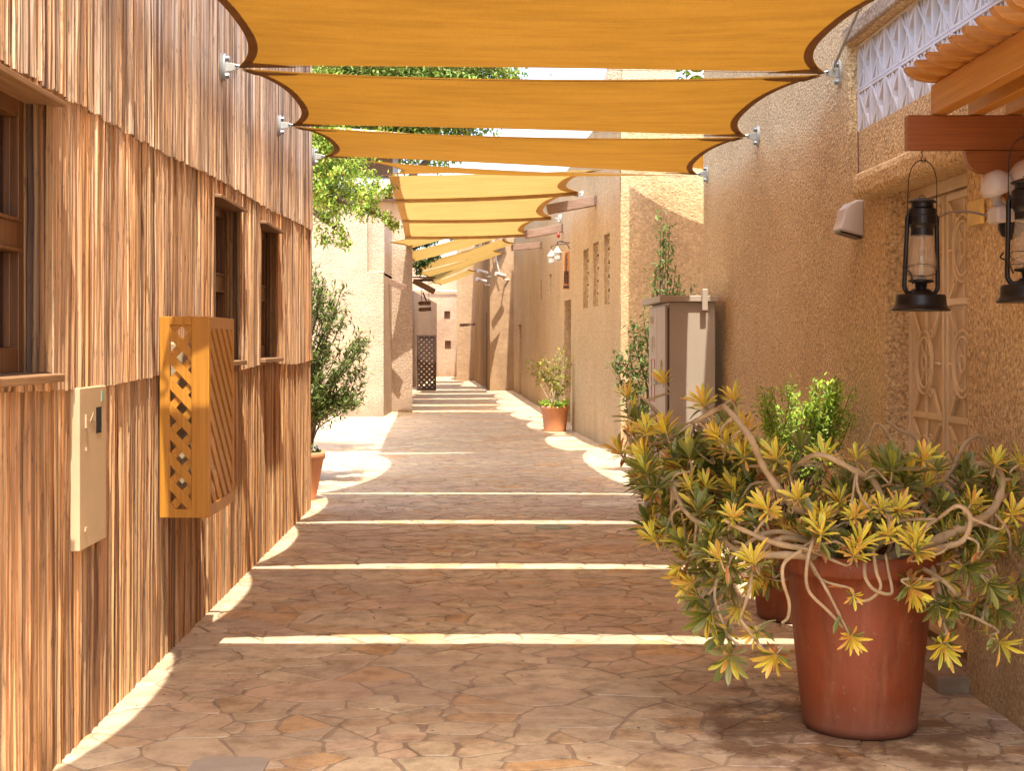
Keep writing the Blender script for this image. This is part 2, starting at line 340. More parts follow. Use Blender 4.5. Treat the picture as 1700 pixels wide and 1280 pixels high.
# ---------------------------------------------------------------- ground: crazy paving
def LX(D): return -1.459-.0272*D
def RX(D): return 2.12-.0275*D
def LW(D, n, z): return Vector((LX(D)+n, D, z))
def RW(D, n, z): return Vector((RX(D)-n, D, z))
def clip(poly, nx, ny, d):
    out = []
    for i in range(len(poly)):
        a = poly[i]; b = poly[(i+1) % len(poly)]
        da = a[0]*nx+a[1]*ny-d; db = b[0]*nx+b[1]*ny-d
        if da <= 0: out.append(a)
        if (da < 0) != (db < 0) and da != db:
            t = da/(da-db); out.append((a[0]+(b[0]-a[0])*t, a[1]+(b[1]-a[1])*t))
    return out
def make_ground():
    mb = MB(); mb.col = (.37, .265, .165)
    mb.quad((-90, -40, 0), (90, -40, 0), (90, 150, 0), (-90, 150, 0))
    rnd = random.Random(11)
    COLS = [(.50, .385, .29), (.47, .35, .26), (.52, .37, .29), (.49, .345, .23), (.54, .44, .34), (.45, .345, .27), (.50, .355, .27), (.50, .39, .29), (.50, .31, .17), (.48, .37, .28), (.52, .41, .31)]
    def region(x0, x1, y0, y1, cell, seed):
        rnd = random.Random(seed); x0 *= .76; x1 *= .76
        bins = {}; nx = int((x1-x0)/cell)+1; ny = int((y1-y0)/cell)+1
        for i in range(-1, nx+1):
            for j in range(-1, ny+1):
                r_ = rnd.random(); k = 1 if r_ < .22 else (2 if r_ < .42 else (4 if r_ < .72 else 8))
                bins[(i, j)] = [(x0+(i+rnd.random())*cell, y0+(j+rnd.random())*cell, (cell**2)*(rnd.uniform(.15, .45) if k == 1 else rnd.uniform(.0, .08))) for q in range(k)]
        for (i, j), L0 in bins.items():
            if not (0 <= i < nx and 0 <= j < ny): continue
            nb = [q for a in (-2, -1, 0, 1, 2) for b in (-2, -1, 0, 1, 2) for q in bins.get((i+a, j+b), ())]
            for p in L0:
                r = cell*1.9; poly = [(p[0]-r, p[1]-r), (p[0]+r, p[1]-r), (p[0]+r, p[1]+r), (p[0]-r, p[1]+r)]
                near = sorted(nb, key=lambda q: (q[0]-p[0])**2+(q[1]-p[1])**2)[1:26]
                for q in near:
                    dx, dy = q[0]-p[0], q[1]-p[1]; l = math.hypot(dx, dy)
                    if l < 1e-4: continue
                    d = (q[0]**2+q[1]**2-q[2]-(p[0]**2+p[1]**2-p[2]))/(2*l)
                    poly = clip(poly, dx/l, dy/l, d-rnd.uniform(.0015, .008))
                    if len(poly) < 3: break
                if len(poly) < 3: continue
                ar = abs(sum(poly[k][0]*poly[(k+1) % len(poly)][1]-poly[(k+1) % len(poly)][0]*poly[k][1] for k in range(len(poly))))/2
                if ar < .0010: continue
                out = []
                for k in range(len(poly)):      # chipped, slightly wavy edges
                    a_, b_ = poly[k], poly[(k+1) % len(poly)]; l = math.hypot(b_[0]-a_[0], b_[1]-a_[1])
                    if l < .004: out.append(a_); continue
                    ns = max(1, int(l/.05)) if p[1] < 12 else 1
                    cut = min(.25, .010/l)
                    for q in range(ns):
                        t = cut if q == 0 else q/ns
                        x = a_[0]+(b_[0]-a_[0])*t; y = a_[1]+(b_[1]-a_[1])*t
                        if q: x += rnd.uniform(-.005, .005); y += rnd.uniform(-.005, .005)
                        out.append((x, y))
                    t = 1-cut; out.append((a_[0]+(b_[0]-a_[0])*t, a_[1]+(b_[1]-a_[1])*t))
                h = rnd.uniform(.002, .0055); c = rnd.choice(COLS); g = rnd.uniform(.88, 1.08); c = (c[0]*g*1.34, c[1]*g*1.33, c[2]*g*1.08)
                out = [(x/.76, y) for x, y in out]
                n = len(out); cx = sum(o[0] for o in out)/n; cy = sum(o[1] for o in out)/n
                ins = [(x+(cx-x)*.025, y+(cy-y)*.025) for x, y in out]
                vs = [(x, y, .0005) for x, y in out]+[(x, y, h) for x, y in ins]
                mb.add(vs, [tuple(range(n, 2*n))]+[(k, (k+1) % n, n+(k+1) % n, n+k) for k in range(n)],
                       [tuple(x*.8 for x in c)]*n+[c]*n)
    region(-2.2, 2.3, 3.6, 16, .30, 1)
    region(-8, 3.5, 16, 31, .38, 2)
    region(-8, -2.2, 12.9, 16, .42, 4); region(2.3, 3.5, 12.9, 16, .42, 6)
    region(-4.5, 1.6, 31, 66, .6, 3)
    o = mb.build('ground', M['paving'], recalc=False); o['kind'] = 'structure'
    return o
make_ground()

# ---------------------------------------------------------------- generic wall with openings
def wallface(mb, fn, s0, s1, z0, z1, holes, n0=0, amp=.010, step=.18, seed=0, reveal=None):
    S = {s0, s1}; Z = {z0, z1}
    for h in holes: S |= {h[0], h[1]}; Z |= {h[2], h[3]}
    def sub(A):
        A = sorted(A); out = []
        for a, b in zip(A, A[1:]):
            k = max(1, round((b-a)/step)); out += [a+(b-a)*i/k for i in range(k)]
        return out+[A[-1]]
    S = sub(S); Z = sub(Z)
    def nn(s, z): return n0+amp*noise.noise(Vector((s*1.7, z*1.7, seed*7.3)))+amp*.6*noise.noise(Vector((s*5, z*5, seed+3)))
    idx = {}; vs = []; fs = []
    def vid(i, j):
        if (i, j) not in idx: idx[(i, j)] = len(vs); vs.append(fn(S[i], nn(S[i], Z[j]), Z[j]))
        return idx[(i, j)]
    for i in range(len(S)-1):
        for j in range(len(Z)-1):
            cs = (S[i]+S[i+1])/2; cz = (Z[j]+Z[j+1])/2
            if any(h[0] < cs < h[1] and h[2] < cz < h[3] for h in holes): continue
            fs.append((vid(i, j), vid(i+1, j), vid(i+1, j+1), vid(i, j+1)))
    mb.add(vs, fs)
    for h in holes:
        d = h[4] if len(h) > 4 else .1
        per = [(s, h[2]) for s in S if h[0] <= s <= h[1]]+[(h[1], z) for z in Z if h[2] < z < h[3]]+[(s, h[3]) for s in S[::-1] if h[0] <= s <= h[1]]+[(h[0], z) for z in Z[::-1] if h[2] < z < h[3]]
        n = len(per)
        vs = [fn(s, nn(s, z), z) for s, z in per]+[fn(s, n0-d*.5, z) for s, z in per]+[fn(s, n0-d, z) for s, z in per]
        fs = [(k+r*n, (k+1) % n+r*n, (k+1) % n+(r+1)*n, k+(r+1)*n) for k in range(n) for r in (0, 1)]
        mb.add(vs, fs)
        if len(h) > 5 and h[5]:
            mb.quad(*[fn(s, n0-d, z) for s, z in ((h[0], h[2]), (h[1], h[2]), (h[1], h[3]), (h[0], h[3]))])
def shell(mb, fn, s0, s1, z0, z1, depth, n0=0, end_amp=0):
    for s in (s0, s1): mb.quad(fn(s, n0, z0), fn(s, n0-depth, z0), fn(s, n0-depth, z1), fn(s, n0, z1))
    mb.quad(fn(s0, n0, z1), fn(s1, n0, z1), fn(s1, n0-depth, z1), fn(s0, n0-depth, z1))
    mb.quad(fn(s0, n0-depth, z0), fn(s1, n0-depth, z0), fn(s1, n0-depth, z1), fn(s0, n0-depth, z1))

# ---------------------------------------------------------------- left: timber-strip house
WIN = [(3.75, 4.93), (8.05, 8.92), (9.80, 10.66)]
WZ0, WZ1 = 1.40, 2.335
house = thing('timber_clad_house', (-3.5, 6, 0), 'long house clad in weathered vertical wooden strips, three dark windows', 'house')
mb = MB(); LEND = 12.86
wallface(mb, LW, -1.2, LEND, 0, 4.7, [(a, b, WZ0, WZ1, .15, True) for a, b in WIN], -.03, 0)
shell(mb, LW, -1.2, LEND, 0, 4.7, 4.5, -.03)
mb.build('wall', M['cladback'], house)
def seam1(D): return 1.5-.103*1.5+.012*math.sin(D*2)
def seam2(D): return 2.362+max(0, D-4)*.018+.008*math.sin(D*1.7)+.004*math.sin(D*23)
mb = MB(); rnd = random.Random(5)
PAL = [(1, 1, 1), (.84, .80, .78), (1.05, .86, .66), (.70, .58, .50), (1.12, 1.06, 1.0), (.92, .68, .48), (.50, .40, .34), (1.0, .84, .76), (1.25, 1.18, 1.08), (.36, .27, .22), (1.02, .76, .52)]
def strip(D0, wd, z0, z1, base, depth, c, inward=False, fn=LW, nseg=5):
    pk = rnd.uniform(-.30, .22)*wd; prof = [(-wd/2, 0), (pk, depth*rnd.uniform(.85, 1.05)), ((pk+wd*.38)/2+.02*wd, depth*1.12), (wd*.38, depth), (wd/2, 0)]
    vs = []; ph = rnd.random()*9
    nseg = max(2, int((z1-z0)/.16))
    for k in range(nseg+1):
        z = z0+(z1-z0)*k/nseg
        js = .0025*math.sin(z*4+ph)+rnd.uniform(-.0012, .0012); jn = .0032*math.sin(z*3+ph*2)+rnd.uniform(-.0022, .0022)
        for a, b in prof: vs.append(fn(D0+a+js, base+b+(jn if b > 0 else 0), z))
    m = len(prof); fs = [(k*m+i, k*m+i+1, (k+1)*m+i+1, (k+1)*m+i) for k in range(nseg) for i in range(m-1)]
    fs += [tuple(range(m)), tuple(nseg*m+i for i in range(m))]
    mb.col = c; mb.add(vs, fs)
def tier(za, zb, base, lo, hi, dark=(1, 1, 1)):
    D = 2.2
    tone = 1
    while D < LEND-.005:
        wd = rnd.choice((.006, .008, .010, .012, .014, .017, .022)); wd = min(wd, LEND-D)
        if rnd.random() < .12: tone = rnd.uniform(.82, 1.12)
        c = rnd.choice(PAL); g = rnd.uniform(.85, 1.12)*tone
        c = tuple(x*g*k_ for x, k_ in zip(c, dark))
        z0 = za(D) if callable(za) else za; z1 = zb(D) if callable(zb) else zb
        dp = rnd.choice((.002, .005, .006, .008, .009, .011)); bs = base
        lo_ = z0+rnd.uniform(lo, 0); hi_ = z1
        iv = [(lo_, hi_)]
        for a, b in WIN:
            if a-.004 < D+wd/2 < b+.004:
                iv2 = []
                for p, q in iv:
                    if WZ0-.005 > p: iv2.append((p, min(q, WZ0-.005)))
                    if WZ1+.005 < q: iv2.append((max(p, WZ1+.005), q))
                iv = iv2
        for p, q in iv:
            if q-p > .03: strip(D+wd/2, wd*.97, p, q, bs, dp, c)
        D += wd*(1.0 if rnd.random() > .1 else 1.25)
tier(0.0, lambda D: seam1(D)+.02, -.022, 0, 0, (.92, .78, .60))
tier(seam1, lambda D: seam2(D)+.03, -.013, -.008, 0, (1, .92, .82))
tier(seam2, 4.7, -.005, -.009, 0, (.95, .97, 1.03))
# end return of the cladding (far corner) and window reveals
def endfn(s, n, z): return Vector((LX(LEND)-.03-s, LEND+.012+n, z))
s = 0.0
while s < 1.2:
    wd = rnd.uniform(.012, .028); c = tuple(x*rnd.uniform(.85, 1.1) for x in rnd.choice(PAL)); strip(s+wd/2, wd, 0, 4.7, -.01, .010, c, fn=endfn); s += wd
for a, b in WIN:
    for D0, sg in ((a, 1), (b, -1)):
        for k in range(6):
            def rv(s, n, z, D0=D0, sg=sg, k=k): return Vector((LX(D0)-.022*k-.012-s, D0+sg*n*1.0, z))
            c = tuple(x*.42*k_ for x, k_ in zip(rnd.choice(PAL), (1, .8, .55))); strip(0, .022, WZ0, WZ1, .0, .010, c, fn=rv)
mb.build('cladding', M['clad'], house)
for i, (a, b) in enumerate(WIN):
    wf = MB(); n0 = -.155; t = .055
    def fr(s0, s1, z0, z1, na, nb): wf.hexa([LW(s0, na, z0), LW(s1, na, z0), LW(s1, nb, z0), LW(s0, nb, z0), LW(s0, na, z1), LW(s1, na, z1), LW(s1, nb, z1), LW(s0, nb, z1)])
    a1, b1 = a+.012, b-.012
    fr(a1, a1+t, WZ0, WZ1, n0, n0+.06); fr(b1-t, b1, WZ0, WZ1, n0, n0+.06)
    fr(a1+t, b1-t, WZ0, WZ0+.085, n0, n0+.058); fr(a1+t, b1-t, WZ1-.06, WZ1, n0, n0+.058)
    zm = 1.87; fr(a1+t, b1-t, zm-.045, zm+.045, n0, n0+.062); fr(a1+t, b1-t, zm+.045, zm+.058, n0, n0+.072); fr(a1+t, b1-t, zm-.058, zm-.045, n0, n0+.072)
    k = 3 if b-a > 1 else 2
    for q in range(1, k):
        sm = a1+t+(b1-a1-2*t)*q/k; fr(sm-.014, sm+.014, WZ0+.085, zm-.058, n0, n0+.045); fr(sm-.014, sm+.014, zm+.058, WZ1-.06, n0, n0+.045)
    for z0, z1 in ((WZ0+.085, zm-.058), (zm+.058, WZ1-.06)):   # inner stop
        fr(b1-t-.018, b1-t, z0, z1, n0, n0+.035); fr(a1+t, a1+t+.018, z0, z1, n0, n0+.035)
    win = wf.build('window', M['frame'], house, bevel=.003)
    g = MB(); g.quad(LW(a1, n0+.012, WZ0), LW(b1, n0+.012, WZ0), LW(b1, n0+.012, WZ1), LW(a1, n0+.012, WZ1)); g.build('pane', M['pane'], win)
    sl_ = MB(); sl_.hexa([LW(a-.03, -.12, WZ0-.030), LW(b+.035, -.12, WZ0-.030), LW(b+.035, .035, WZ0-.034), LW(a-.03, .035, WZ0-.034), LW(a-.03, -.12, WZ0), LW(b+.035, -.12, WZ0), LW(b+.035, .035, WZ0-.006), LW(a-.03, .035, WZ0-.006)])
    sl_.build('sill', M['sill'], win, bevel=.004)
    hd = MB(); hd.hexa([LW(a-.03, -.13, WZ1), LW(b+.03, -.13, WZ1), LW(b+.03, .04, WZ1-.012), LW(a-.03, .04, WZ1-.012), LW(a-.03, -.13, WZ1+.022), LW(b+.03, -.13, WZ1+.022), LW(b+.03, .04, WZ1+.008), LW(a-.03, .04, WZ1+.008)])
    hd.build('lintel_board', M['sill'], win, bevel=.003)
rf = MB(); rf.hexa([LW(-1.5, .12, 4.7), LW(LEND+.3, .12, 4.7), LW(LEND+.3, -4.8, 4.7), LW(-1.5, -4.8, 4.7), LW(-1.5, .12, 4.85), LW(LEND+.3, .12, 4.85), LW(LEND+.3, -4.8, 4.95), LW(-1.5, -4.8, 4.95)])
rf.build('roof', M['thatch'], house)

# cream meter panel
mp_ = thing('meter_cover_panel', LW(5.4, .01, .73), 'flat cream metal meter cover with black slot and faint number on timber wall', 'utility panel')
mb = MB()
def LB(mb, s0, s1, na, nb, z0, z1): mb.hexa([LW(s0, na, z0), LW(s1, na, z0), LW(s1, nb, z0), LW(s0, nb, z0), LW(s0, na, z1), LW(s1, na, z1), LW(s1, nb, z1), LW(s0, nb, z1)])
LB(mb, 5.215, 5.59, -.02, .016, .735, 1.335)
mb.build('panel', M['cream'], mp_, bevel=.004)
mb = MB(); LB(mb, 5.44, 5.515, .012, .0175, 1.155, 1.255); mb.build('slot', M['blackhole'], mp_)
mb = MB(); LB(mb, 5.515, 5.55, .012, .0178, 1.275, 1.315); mb.build('sticker', M['greenpaint'], mp_)
mb = MB()
def stroke(pts, wv=.004):
    for a, b in zip(pts, pts[1:]): mb.bar(LW(a[0], .0172, a[1]), LW(b[0], .0172, b[1]), .002, wv, up=(0, 0, 1) if abs(a[1]-b[1]) < abs(a[0]-b[0]) else (0, 1, 0))
stroke([(5.405, 1.235), (5.355, 1.205), (5.425, 1.205)], .006); stroke([(5.405, 1.24), (5.405, 1.185)], .006)
mb.build('number_marking', M['bark'], mp_)
mb = MB(); LB(mb, 5.285, 5.30, .012, .022, 1.185, 1.235); mb.build('catch', M['bark'], mp_)
mb = MB(); LB(mb, 5.28, 5.295, .012, .022, .80, .815); mb.build('screw', M['bark'], mp_); mb = MB(); LB(mb, 5.29, 5.30, .012, .022, 1.10, 1.112); mb.build('screw', M['bark'], mp_)

# lattice cage
lat = thing('lattice_cage', LW(6.9, .1, .69), 'varnished orange wooden lattice box fixed to the timber wall', 'lattice box')
a, b, z0, z1, nn_ = 6.59, 7.28, .69, 1.625, .235
def bx(mb, s0, s1, na, nb, za, zb): LB(mb, s0, s1, na, nb, za, zb)
mb = MB()      # frame facing the viewer (at s=a) : plane s const
bx(mb, a, a+.03, .005, .052, z0, z1); bx(mb, a, a+.045, .152, nn_, z0, z1)
bx(mb, a+.001, a+.029, .052, .152, z0, z0+.04); bx(mb, a+.001, a+.029, .052, .152, z1-.04, z1)
bx(mb, b-.03, b, .19, nn_, z0, z1); bx(mb, b-.03, b, .005, .045, z0, z1)
bx(mb, a+.045, b-.03, nn_-.022, nn_-.001, z0, z0+.055); bx(mb, a+.045, b-.03, nn_-.022, nn_-.001, z1-.055, z1)
bx(mb, b-.029, b-.001, .045, .19, z1-.05, z1); bx(mb, b-.029, b-.001, .045, .19, z0, z0+.05)
mb.build('frame', M['lattice_wood'], lat, bevel=.003)
def slats_plane(mb, fn, u0, u1, v0, v1, pitch, wd, ang, d0, d1):
    """diagonal slats clipped to a rectangle"""
    ca, sa = math.cos(ang), math.sin(ang); H = abs(v1-v0)+abs(u1-u0); k = -int(H/pitch)-2
    while k*pitch < H*1.6:
        d = k*pitch
        poly = [(u0, v0), (u1, v0), (u1, v1), (u0, v1)]
        base = -sa*u0+ca*v0
        poly = clip(poly, -sa, ca, base+d+wd/2); 
        if len(poly) >= 3: poly = clip(poly, sa, -ca, -(base+d-wd/2))
        if len(poly) >= 3: mb.prism(poly, fn, d0, d1)
        k += 1
fA = lambda u, v, d: LW(a+d, u, v)
mb = MB()
slats_plane(mb, fA, .052, .152, z0+.04, z1-.04, .080, .040, R(-47), .008, .018); mb.build('front_slats', M['lattice_wood'], lat)
mb = MB(); slats_plane(mb, fA, .052, .152, z0+.04, z1-.04, .080, .036, R(47), .0185, .028); mb.build('rear_slats', M['lattice_wood'], lat)
fB = lambda u, v, d: LW(u, nn_-d, v)
mb = MB(); slats_plane(mb, fB, a+.045, b-.03, z0+.055, z1-.055, .088, .052, R(-38), .004, .014); mb.build('side_slats', M['lattice_wood'], lat)
mb = MB(); slats_plane(mb, fB, a+.045, b-.03, z0+.055, z1-.055, .176, .040, R(38), .020, .028); mb.build('side_back_slats', M['lattice_wood'], lat)
mb = MB(); bx(mb, a+.16, b-.06, -.01, .12, z0+.12, z1-.12); mb.build('enclosed_unit', M['bark'], lat, bevel=.01)

# ---------------------------------------------------------------- right: near stucco house
rh = thing('rough_stucco_house', (3.8, 6, 0), 'near house of rough tan stucco with recessed cream door and white breeze-block screen', 'house')
REND = 13.07; DZ0, DZ1 = .0, 2.27
mb = MB()
wallface(mb, RW, -1.0, REND, 0, 4.35, [(6.10, 7.30, 0, 2.28, .14, False), (3.0, 8.05, 2.666, 3.19, .12, True)], 0, .012, .14, 3)
shell(mb, RW, -1.0, REND, 0, 4.35, 3.6)
mb.build('wall', M['stucco_near'], rh, smooth=False)
# soft rounded arris at the door's far jamb and the upper opening
mb = MB()
for zc in range(1):
    pts = []
    for k in range(9):
        t = k/8*math.pi/2; pts.append((7.28+.16-.16*math.cos(t)-.02, .012-.02*0+0))
vs = []; rows = 14
for r in range(rows+1):
    z = 2.28*r/rows
    for k in range(9):
        t = k/8; s = 7.275+.22*t; n_ = -.028+.030*math.sin(t*math.pi/2); vs.append(RW(s, n_+.004+.002*noise.noise(Vector((s*9, z*3, 0))), z))
fs = [(r*9+k, r*9+k+1, (r+1)*9+k+1, (r+1)*9+k) for r in range(rows) for k in range(8)]
# hood
mb = MB()
prof = [(-.01, 2.262), (.085, 2.262), (.102, 2.272), (.108, 2.29), (.108, 2.355), (.100, 2.385), (.080, 2.402), (-.01, 2.425)]
vs = []; K = 18; s0, s1 = 5.93, 7.62
for k in range(K+1):
    s = s0+(s1-s0)*k/K; e = min(1, min(k, K-k)/1.2+.72)
    for n_, z in prof:
        zc = 2.335; vs.append(RW(s, n_*(e if n_ > 0 else 1)+.006*noise.noise(Vector((s*4, z*9, 1))), zc+(z-zc)*(e*.5+.5)))
m = len(prof); fs = [(k*m+i, k*m+i+1, (k+1)*m+i+1, (k+1)*m+i) for k in range(K) for i in range(m-1)]+[tuple(range(m)), tuple(K*m+i for i in range(m))]
mb.add(vs, fs); mb.build('door_hood', M['stucco_near'], rh, bevel=.012)
# coping rail above the screen
mb = MB(); mb.hexa([RW(3.0, -.02, 3.19), RW(8.1, -.02, 3.19), RW(8.1, .018, 3.20), RW(3.0, .018, 3.20), RW(3.0, -.02, 3.30), RW(8.1, -.02, 3.30), RW(8.1, .018, 3.29), RW(3.0, .018, 3.29)])
mb.build('coping', M['stucco_pale'], rh, bevel=.01)
# breeze block screen
mb = MB()
def RB(mb, s0, s1, na, nb, z0, z1): mb.hexa([RW(s0, na, z0), RW(s1, na, z0), RW(s1, nb, z0), RW(s0, nb, z0), RW(s0, na, z1), RW(s1, na, z1), RW(s1, nb, z1), RW(s0, nb, z1)])
def RS(mb, p, q, wv, na, nb):
    d = Vector((q[0]-p[0], q[1]-p[1])); l = d.length; d /= l; t = Vector((-d.y, d.x))*wv/2
    poly = [(p[0]+t.x, p[1]+t.y), (p[0]-t.x, p[1]-t.y), (q[0]-t.x, q[1]-t.y), (q[0]+t.x, q[1]+t.y)]
    mb.prism(poly, lambda u, v, dd: RW(u, dd, v), na, nb)
bw = .262; s = 8.045
while s > 3.1:
    for z0_ in (2.668, 2.929):
        z1_ = z0_+.258; s0_ = s-bw+.003
        c = ((s0_+s)/2, (z0_+z1_)/2); na, nb = -.10, -.055; jj = random.uniform(-.0004, .0004)
        RB(mb, s0_, s0_+.014, na, nb, z0_, z1_); RB(mb, s-.014, s, na, nb, z0_, z1_)
        RB(mb, s0_+.014, s-.014, na, nb-.001, z0_, z0_+.014); RB(mb, s0_+.014, s-.014, na, nb-.001, z1_-.014, z1_)
        for q, (p1, p2) in enumerate((((s0_+.01, z0_+.01), (s-.01, z1_-.01)), ((s0_+.01, z1_-.01), (s-.01, z0_+.01)), ((c[0]-.03, z0_+.01), (c[0]-.008, z1_-.01)), ((c[0]+.03, z0_+.01), (c[0]+.008, z1_-.01)),
                       ((c[0], c[1]), (s0_+.06, z1_-.01)), ((c[0], c[1]), (s-.06, z1_-.01)), ((c[0], c[1]), (s0_+.06, z0_+.01)), ((c[0], c[1]), (s-.06, z0_+.01)))):
            RS(mb, p1, p2, .014, na+.004, nb-.002-q*.0009)
    s -= bw
mb.build('breeze_block_screen', M['white'], rh)
# door with relief grille
dr = MB()
def RDB(mb, s0, s1, na, nb, z0, z1): RB(mb, s0, s1, na, nb, z0, z1)
n0 = -.135
for s0_, s1_ in ((6.775, 7.275), (6.20, 6.745)):
    RDB(dr, s0_, s1_, n0-.03, n0, .08, 2.215)
RDB(dr, 6.12, 7.30, n0-.04, n0-.031, .0, 2.27)
door = dr.build('door', M['doorpanel'], rh, bevel=.003)
fm = MB(); RDB(fm, 7.277, 7.299, n0-.03, n0+.02, .05, 2.25); RDB(fm, 6.105, 6.18, n0-.03, n0+.02, .05, 2.25); RDB(fm, 6.18, 7.277, n0-.03, n0+.018, 2.218, 2.278)
fm.build('door_frame', M['door'], door, bevel=.003)
gm = MB()
for s0_, s1_ in ((6.775, 7.275), (6.20, 6.745)):
    cs = (s0_+s1_)/2; n1 = n0+.014; n2 = n0+.026
    for sa, sb in ((s0_+.004, s0_+.030), (s1_-.030, s1_-.004)): RDB(gm, sa, sb, n0-.002, n0+.010, .09, 2.205)
    for zz in (.10, .62, 1.13, 1.68, 2.17): RDB(gm, s0_+.03, s1_-.03, n0-.002, n0+.018, zz, zz+.03)
    for zc, hv in ((1.405, .275), (1.935, .24), (.89, .24), (.37, .24)):
        def Q(x, z, n=n1): return RW(cs+x, n, zc+z)
        for rr_, wd in ((.155, .006), (.125, .006), (.04, .006)):
            gm.tube([Q(rr_*.86*math.cos(t*math.pi/12), rr_*math.sin(t*math.pi/12), n2) for t in range(24)], wd, 5, closed=True)
        for k in range(8):
            t = k*math.pi/4+math.pi/8*0; gm.tube([Q(.03*math.cos(t), .035*math.sin(t)), Q(.13*math.cos(t), .15*math.sin(t))], .005, 5)
        for sx in (-1, 1):
            for sz in (-1, 1):
                gm.bar(Q(sx*.10, sz*.13), Q(sx*.205, sz*(hv-.02)), .012, .016); gm.tube([Q(sx*.10+sx*.022*math.cos(t), sz*.145+.022*math.sin(t), n2) for t in (0, 1.05, 2.1, 3.14, 4.2, 5.24)], .004, 4, closed=True)
            gm.bar(Q(0, sx*.155), Q(0, sx*(hv-.01)), .012, .014); gm.bar(Q(sx*.13, 0), Q(sx*.22, 0), .012, .012)
gm.build('grille', M['door'], door)
kb = MB(); kb.lathe([(0, 0), (.02, .002), (.024, .02), (.018, .045), (0, .05)], RW(6.70, n0+.0, 1.29), 14, 'x'); kb.build('knob', M['door'], door, smooth=True)
# step stones
st = thing('door_step', RW(6.7, .07, 0), 'low stone step in front of the cream door', 'step')
mb = MB(); RB(mb, 6.07, 6.55, -.1, .135, .0, .075); RB(mb, 6.56, 7.45, -.1, .130, .0, .072); mb.build('step_slab', M['stone'], st, bevel=.008)

# wedge wall light + conduit
wl = thing('wedge_wall_light', RW(7.8, 0, 2.09), 'small whitish wedge-shaped wall light beside the door hood', 'wall light')
mb = MB(); poly = [(0, 2.08), (.135, 2.115), (.105, 2.23), (.075, 2.265), (.03, 2.282), (0, 2.282)]
mb.prism(poly, lambda u, v, d: RW(d, u, v), 7.70, 7.86); mb.build('housing', M['lampwhite'], wl, bevel=.012)
mb = MB(); mb.prism([(.01, 2.072), (.125, 2.104), (.125, 2.112), (.01, 2.081)], lambda u, v, d: RW(d, u, v), 7.715, 7.845); mb.build('lens', M['black'], wl)
mb = MB(); mb.tube(catmull([RW(7.79, .012, 2.28), RW(7.80, .018, 2.33), RW(7.775, .012, 2.45), RW(7.78, .014, 2.66)], 5), .004, 6); mb.build('conduit', M['cable'], wl)
# yellow tag
mb = MB(); RB(mb, 5.875, 6.035, .005, .022, 1.995, 2.10); o = mb.build('wall_plate', M['yellow'], origin=RW(5.95, .01, 1.995), bevel=.004); tag(o, 'small blank yellow plate on stucco right of the door', 'plate')
# security floodlight
sf = thing('twin_floodlight', (1.95, 5.0, 1.95), 'pale twin-headed security light with motion sensor, right of the door', 'security light')
mb = MB(); mb.box(1.685, 1.87, 4.95, 5.05, 1.922, 1.98); mb.box(1.87, RX(5)-.0, 4.97, 5.03, 1.935, 1.97); mb.build('mount_box', M['lampwhite'], sf, bevel=.012)
for (hx, hz, r_) in ((1.705, 2.055, .058), (1.825, 2.075, .082)):
    mb = MB(); prof = [(0.0, r_*.95), (r_*.45, r_*.86), (r_*.8, r_*.55), (r_*.97, .1*r_), (r_, -.35*r_), (r_*.92, -.36*r_), (r_*.85, 0), (0, .3*r_)]
    mb.lathe(prof, (0, 0, 0), 26); rot = Matrix.Rotation(R(-24), 4, 'Y') @ Matrix.Rotation(R(14), 4, 'X')
    mb.v = [tuple(rot @ Vector(p)+Vector((hx, 5.0, hz))) for p in mb.v]
    hd = mb.build('lamp_head', M['lampwhite'], sf, smooth=True)
    mb = MB(); mb.lathe([(0, -.12*r_), (r_*.86, -.14*r_)], (0, 0, 0), 20); mb.v = [tuple(rot @ Vector(p)+Vector((hx, 5.0, hz))) for p in mb.v]; mb.build('lens', M['pane'], hd)
    mb = MB(); mb.tube(catmull([(hx+.012, 5.01, hz-.01), (hx+.005, 5.02, hz-.05), (hx+.022, 5.01, 1.975)], 4), .017, 10); mb.build('swivel_arm', M['lampwhite'], sf, smooth=True)
mb = MB(); mb.lathe([(.045, 0), (.045, -.02), (.033, -.045), (0, -.058)], (1.755, 5.0, 1.922), 18); mb.build('sensor_dome', M['black'], sf, smooth=True)
mb = MB(); mb.tube(catmull([P(1664, 366, 4.99), P(1640, 358, 5.2), P(1605, 351, 5.6), P(1575, 353, 6.1), P(1550, 368, 6.7), P(1546, 392, 6.93)], 8), .0045, 6); mb.build('cable', M['cable'], sf)

# ---------------------------------------------------------------- pergola
pg = thing('wooden_pergola', (1.9, 4.2, 2.2), 'small varnished orange wooden pergola with rounded slat ends over the near right wall', 'pergola')
mb = MB(); mb.box(1.438, RX(5.2), 5.165, 5.215, 2.205, 2.331); mb.build('cross_beam', M['perg_r'], pg, bevel=.004)
poly = [(1.648, 2.204), (1.652, 2.175), (1.662, 2.15), (1.68, 2.13), (1.70, 2.12), (1.722, 2.118), (1.722, 2.075), (1.76, 2.06), (1.80, 2.02), (1.83, 1.93), (1.86, 1.90), (RX(5.2), 1.89), (RX(5.2), 2.204)]
mb = MB(); mb.prism(poly, lambda u, v, d: (u, d, v), 5.175, 5.205); mb.build('corbel', M['perg_r'], pg, bevel=.003)
for xx in (1.531, 1.667, 1.803):
    mb = MB(); mb.box(xx, xx+.055, 2.5, 5.20, 2.333, 2.443); mb.build('beam', M['perg_y'], pg, bevel=.004)
mb = MB(); mb.box(1.9, RX(5.2)-.001, 2.5, 5.20, 2.333, 2.44); mb.build('wall_plate_beam', M['perg_y'], pg, bevel=.004)
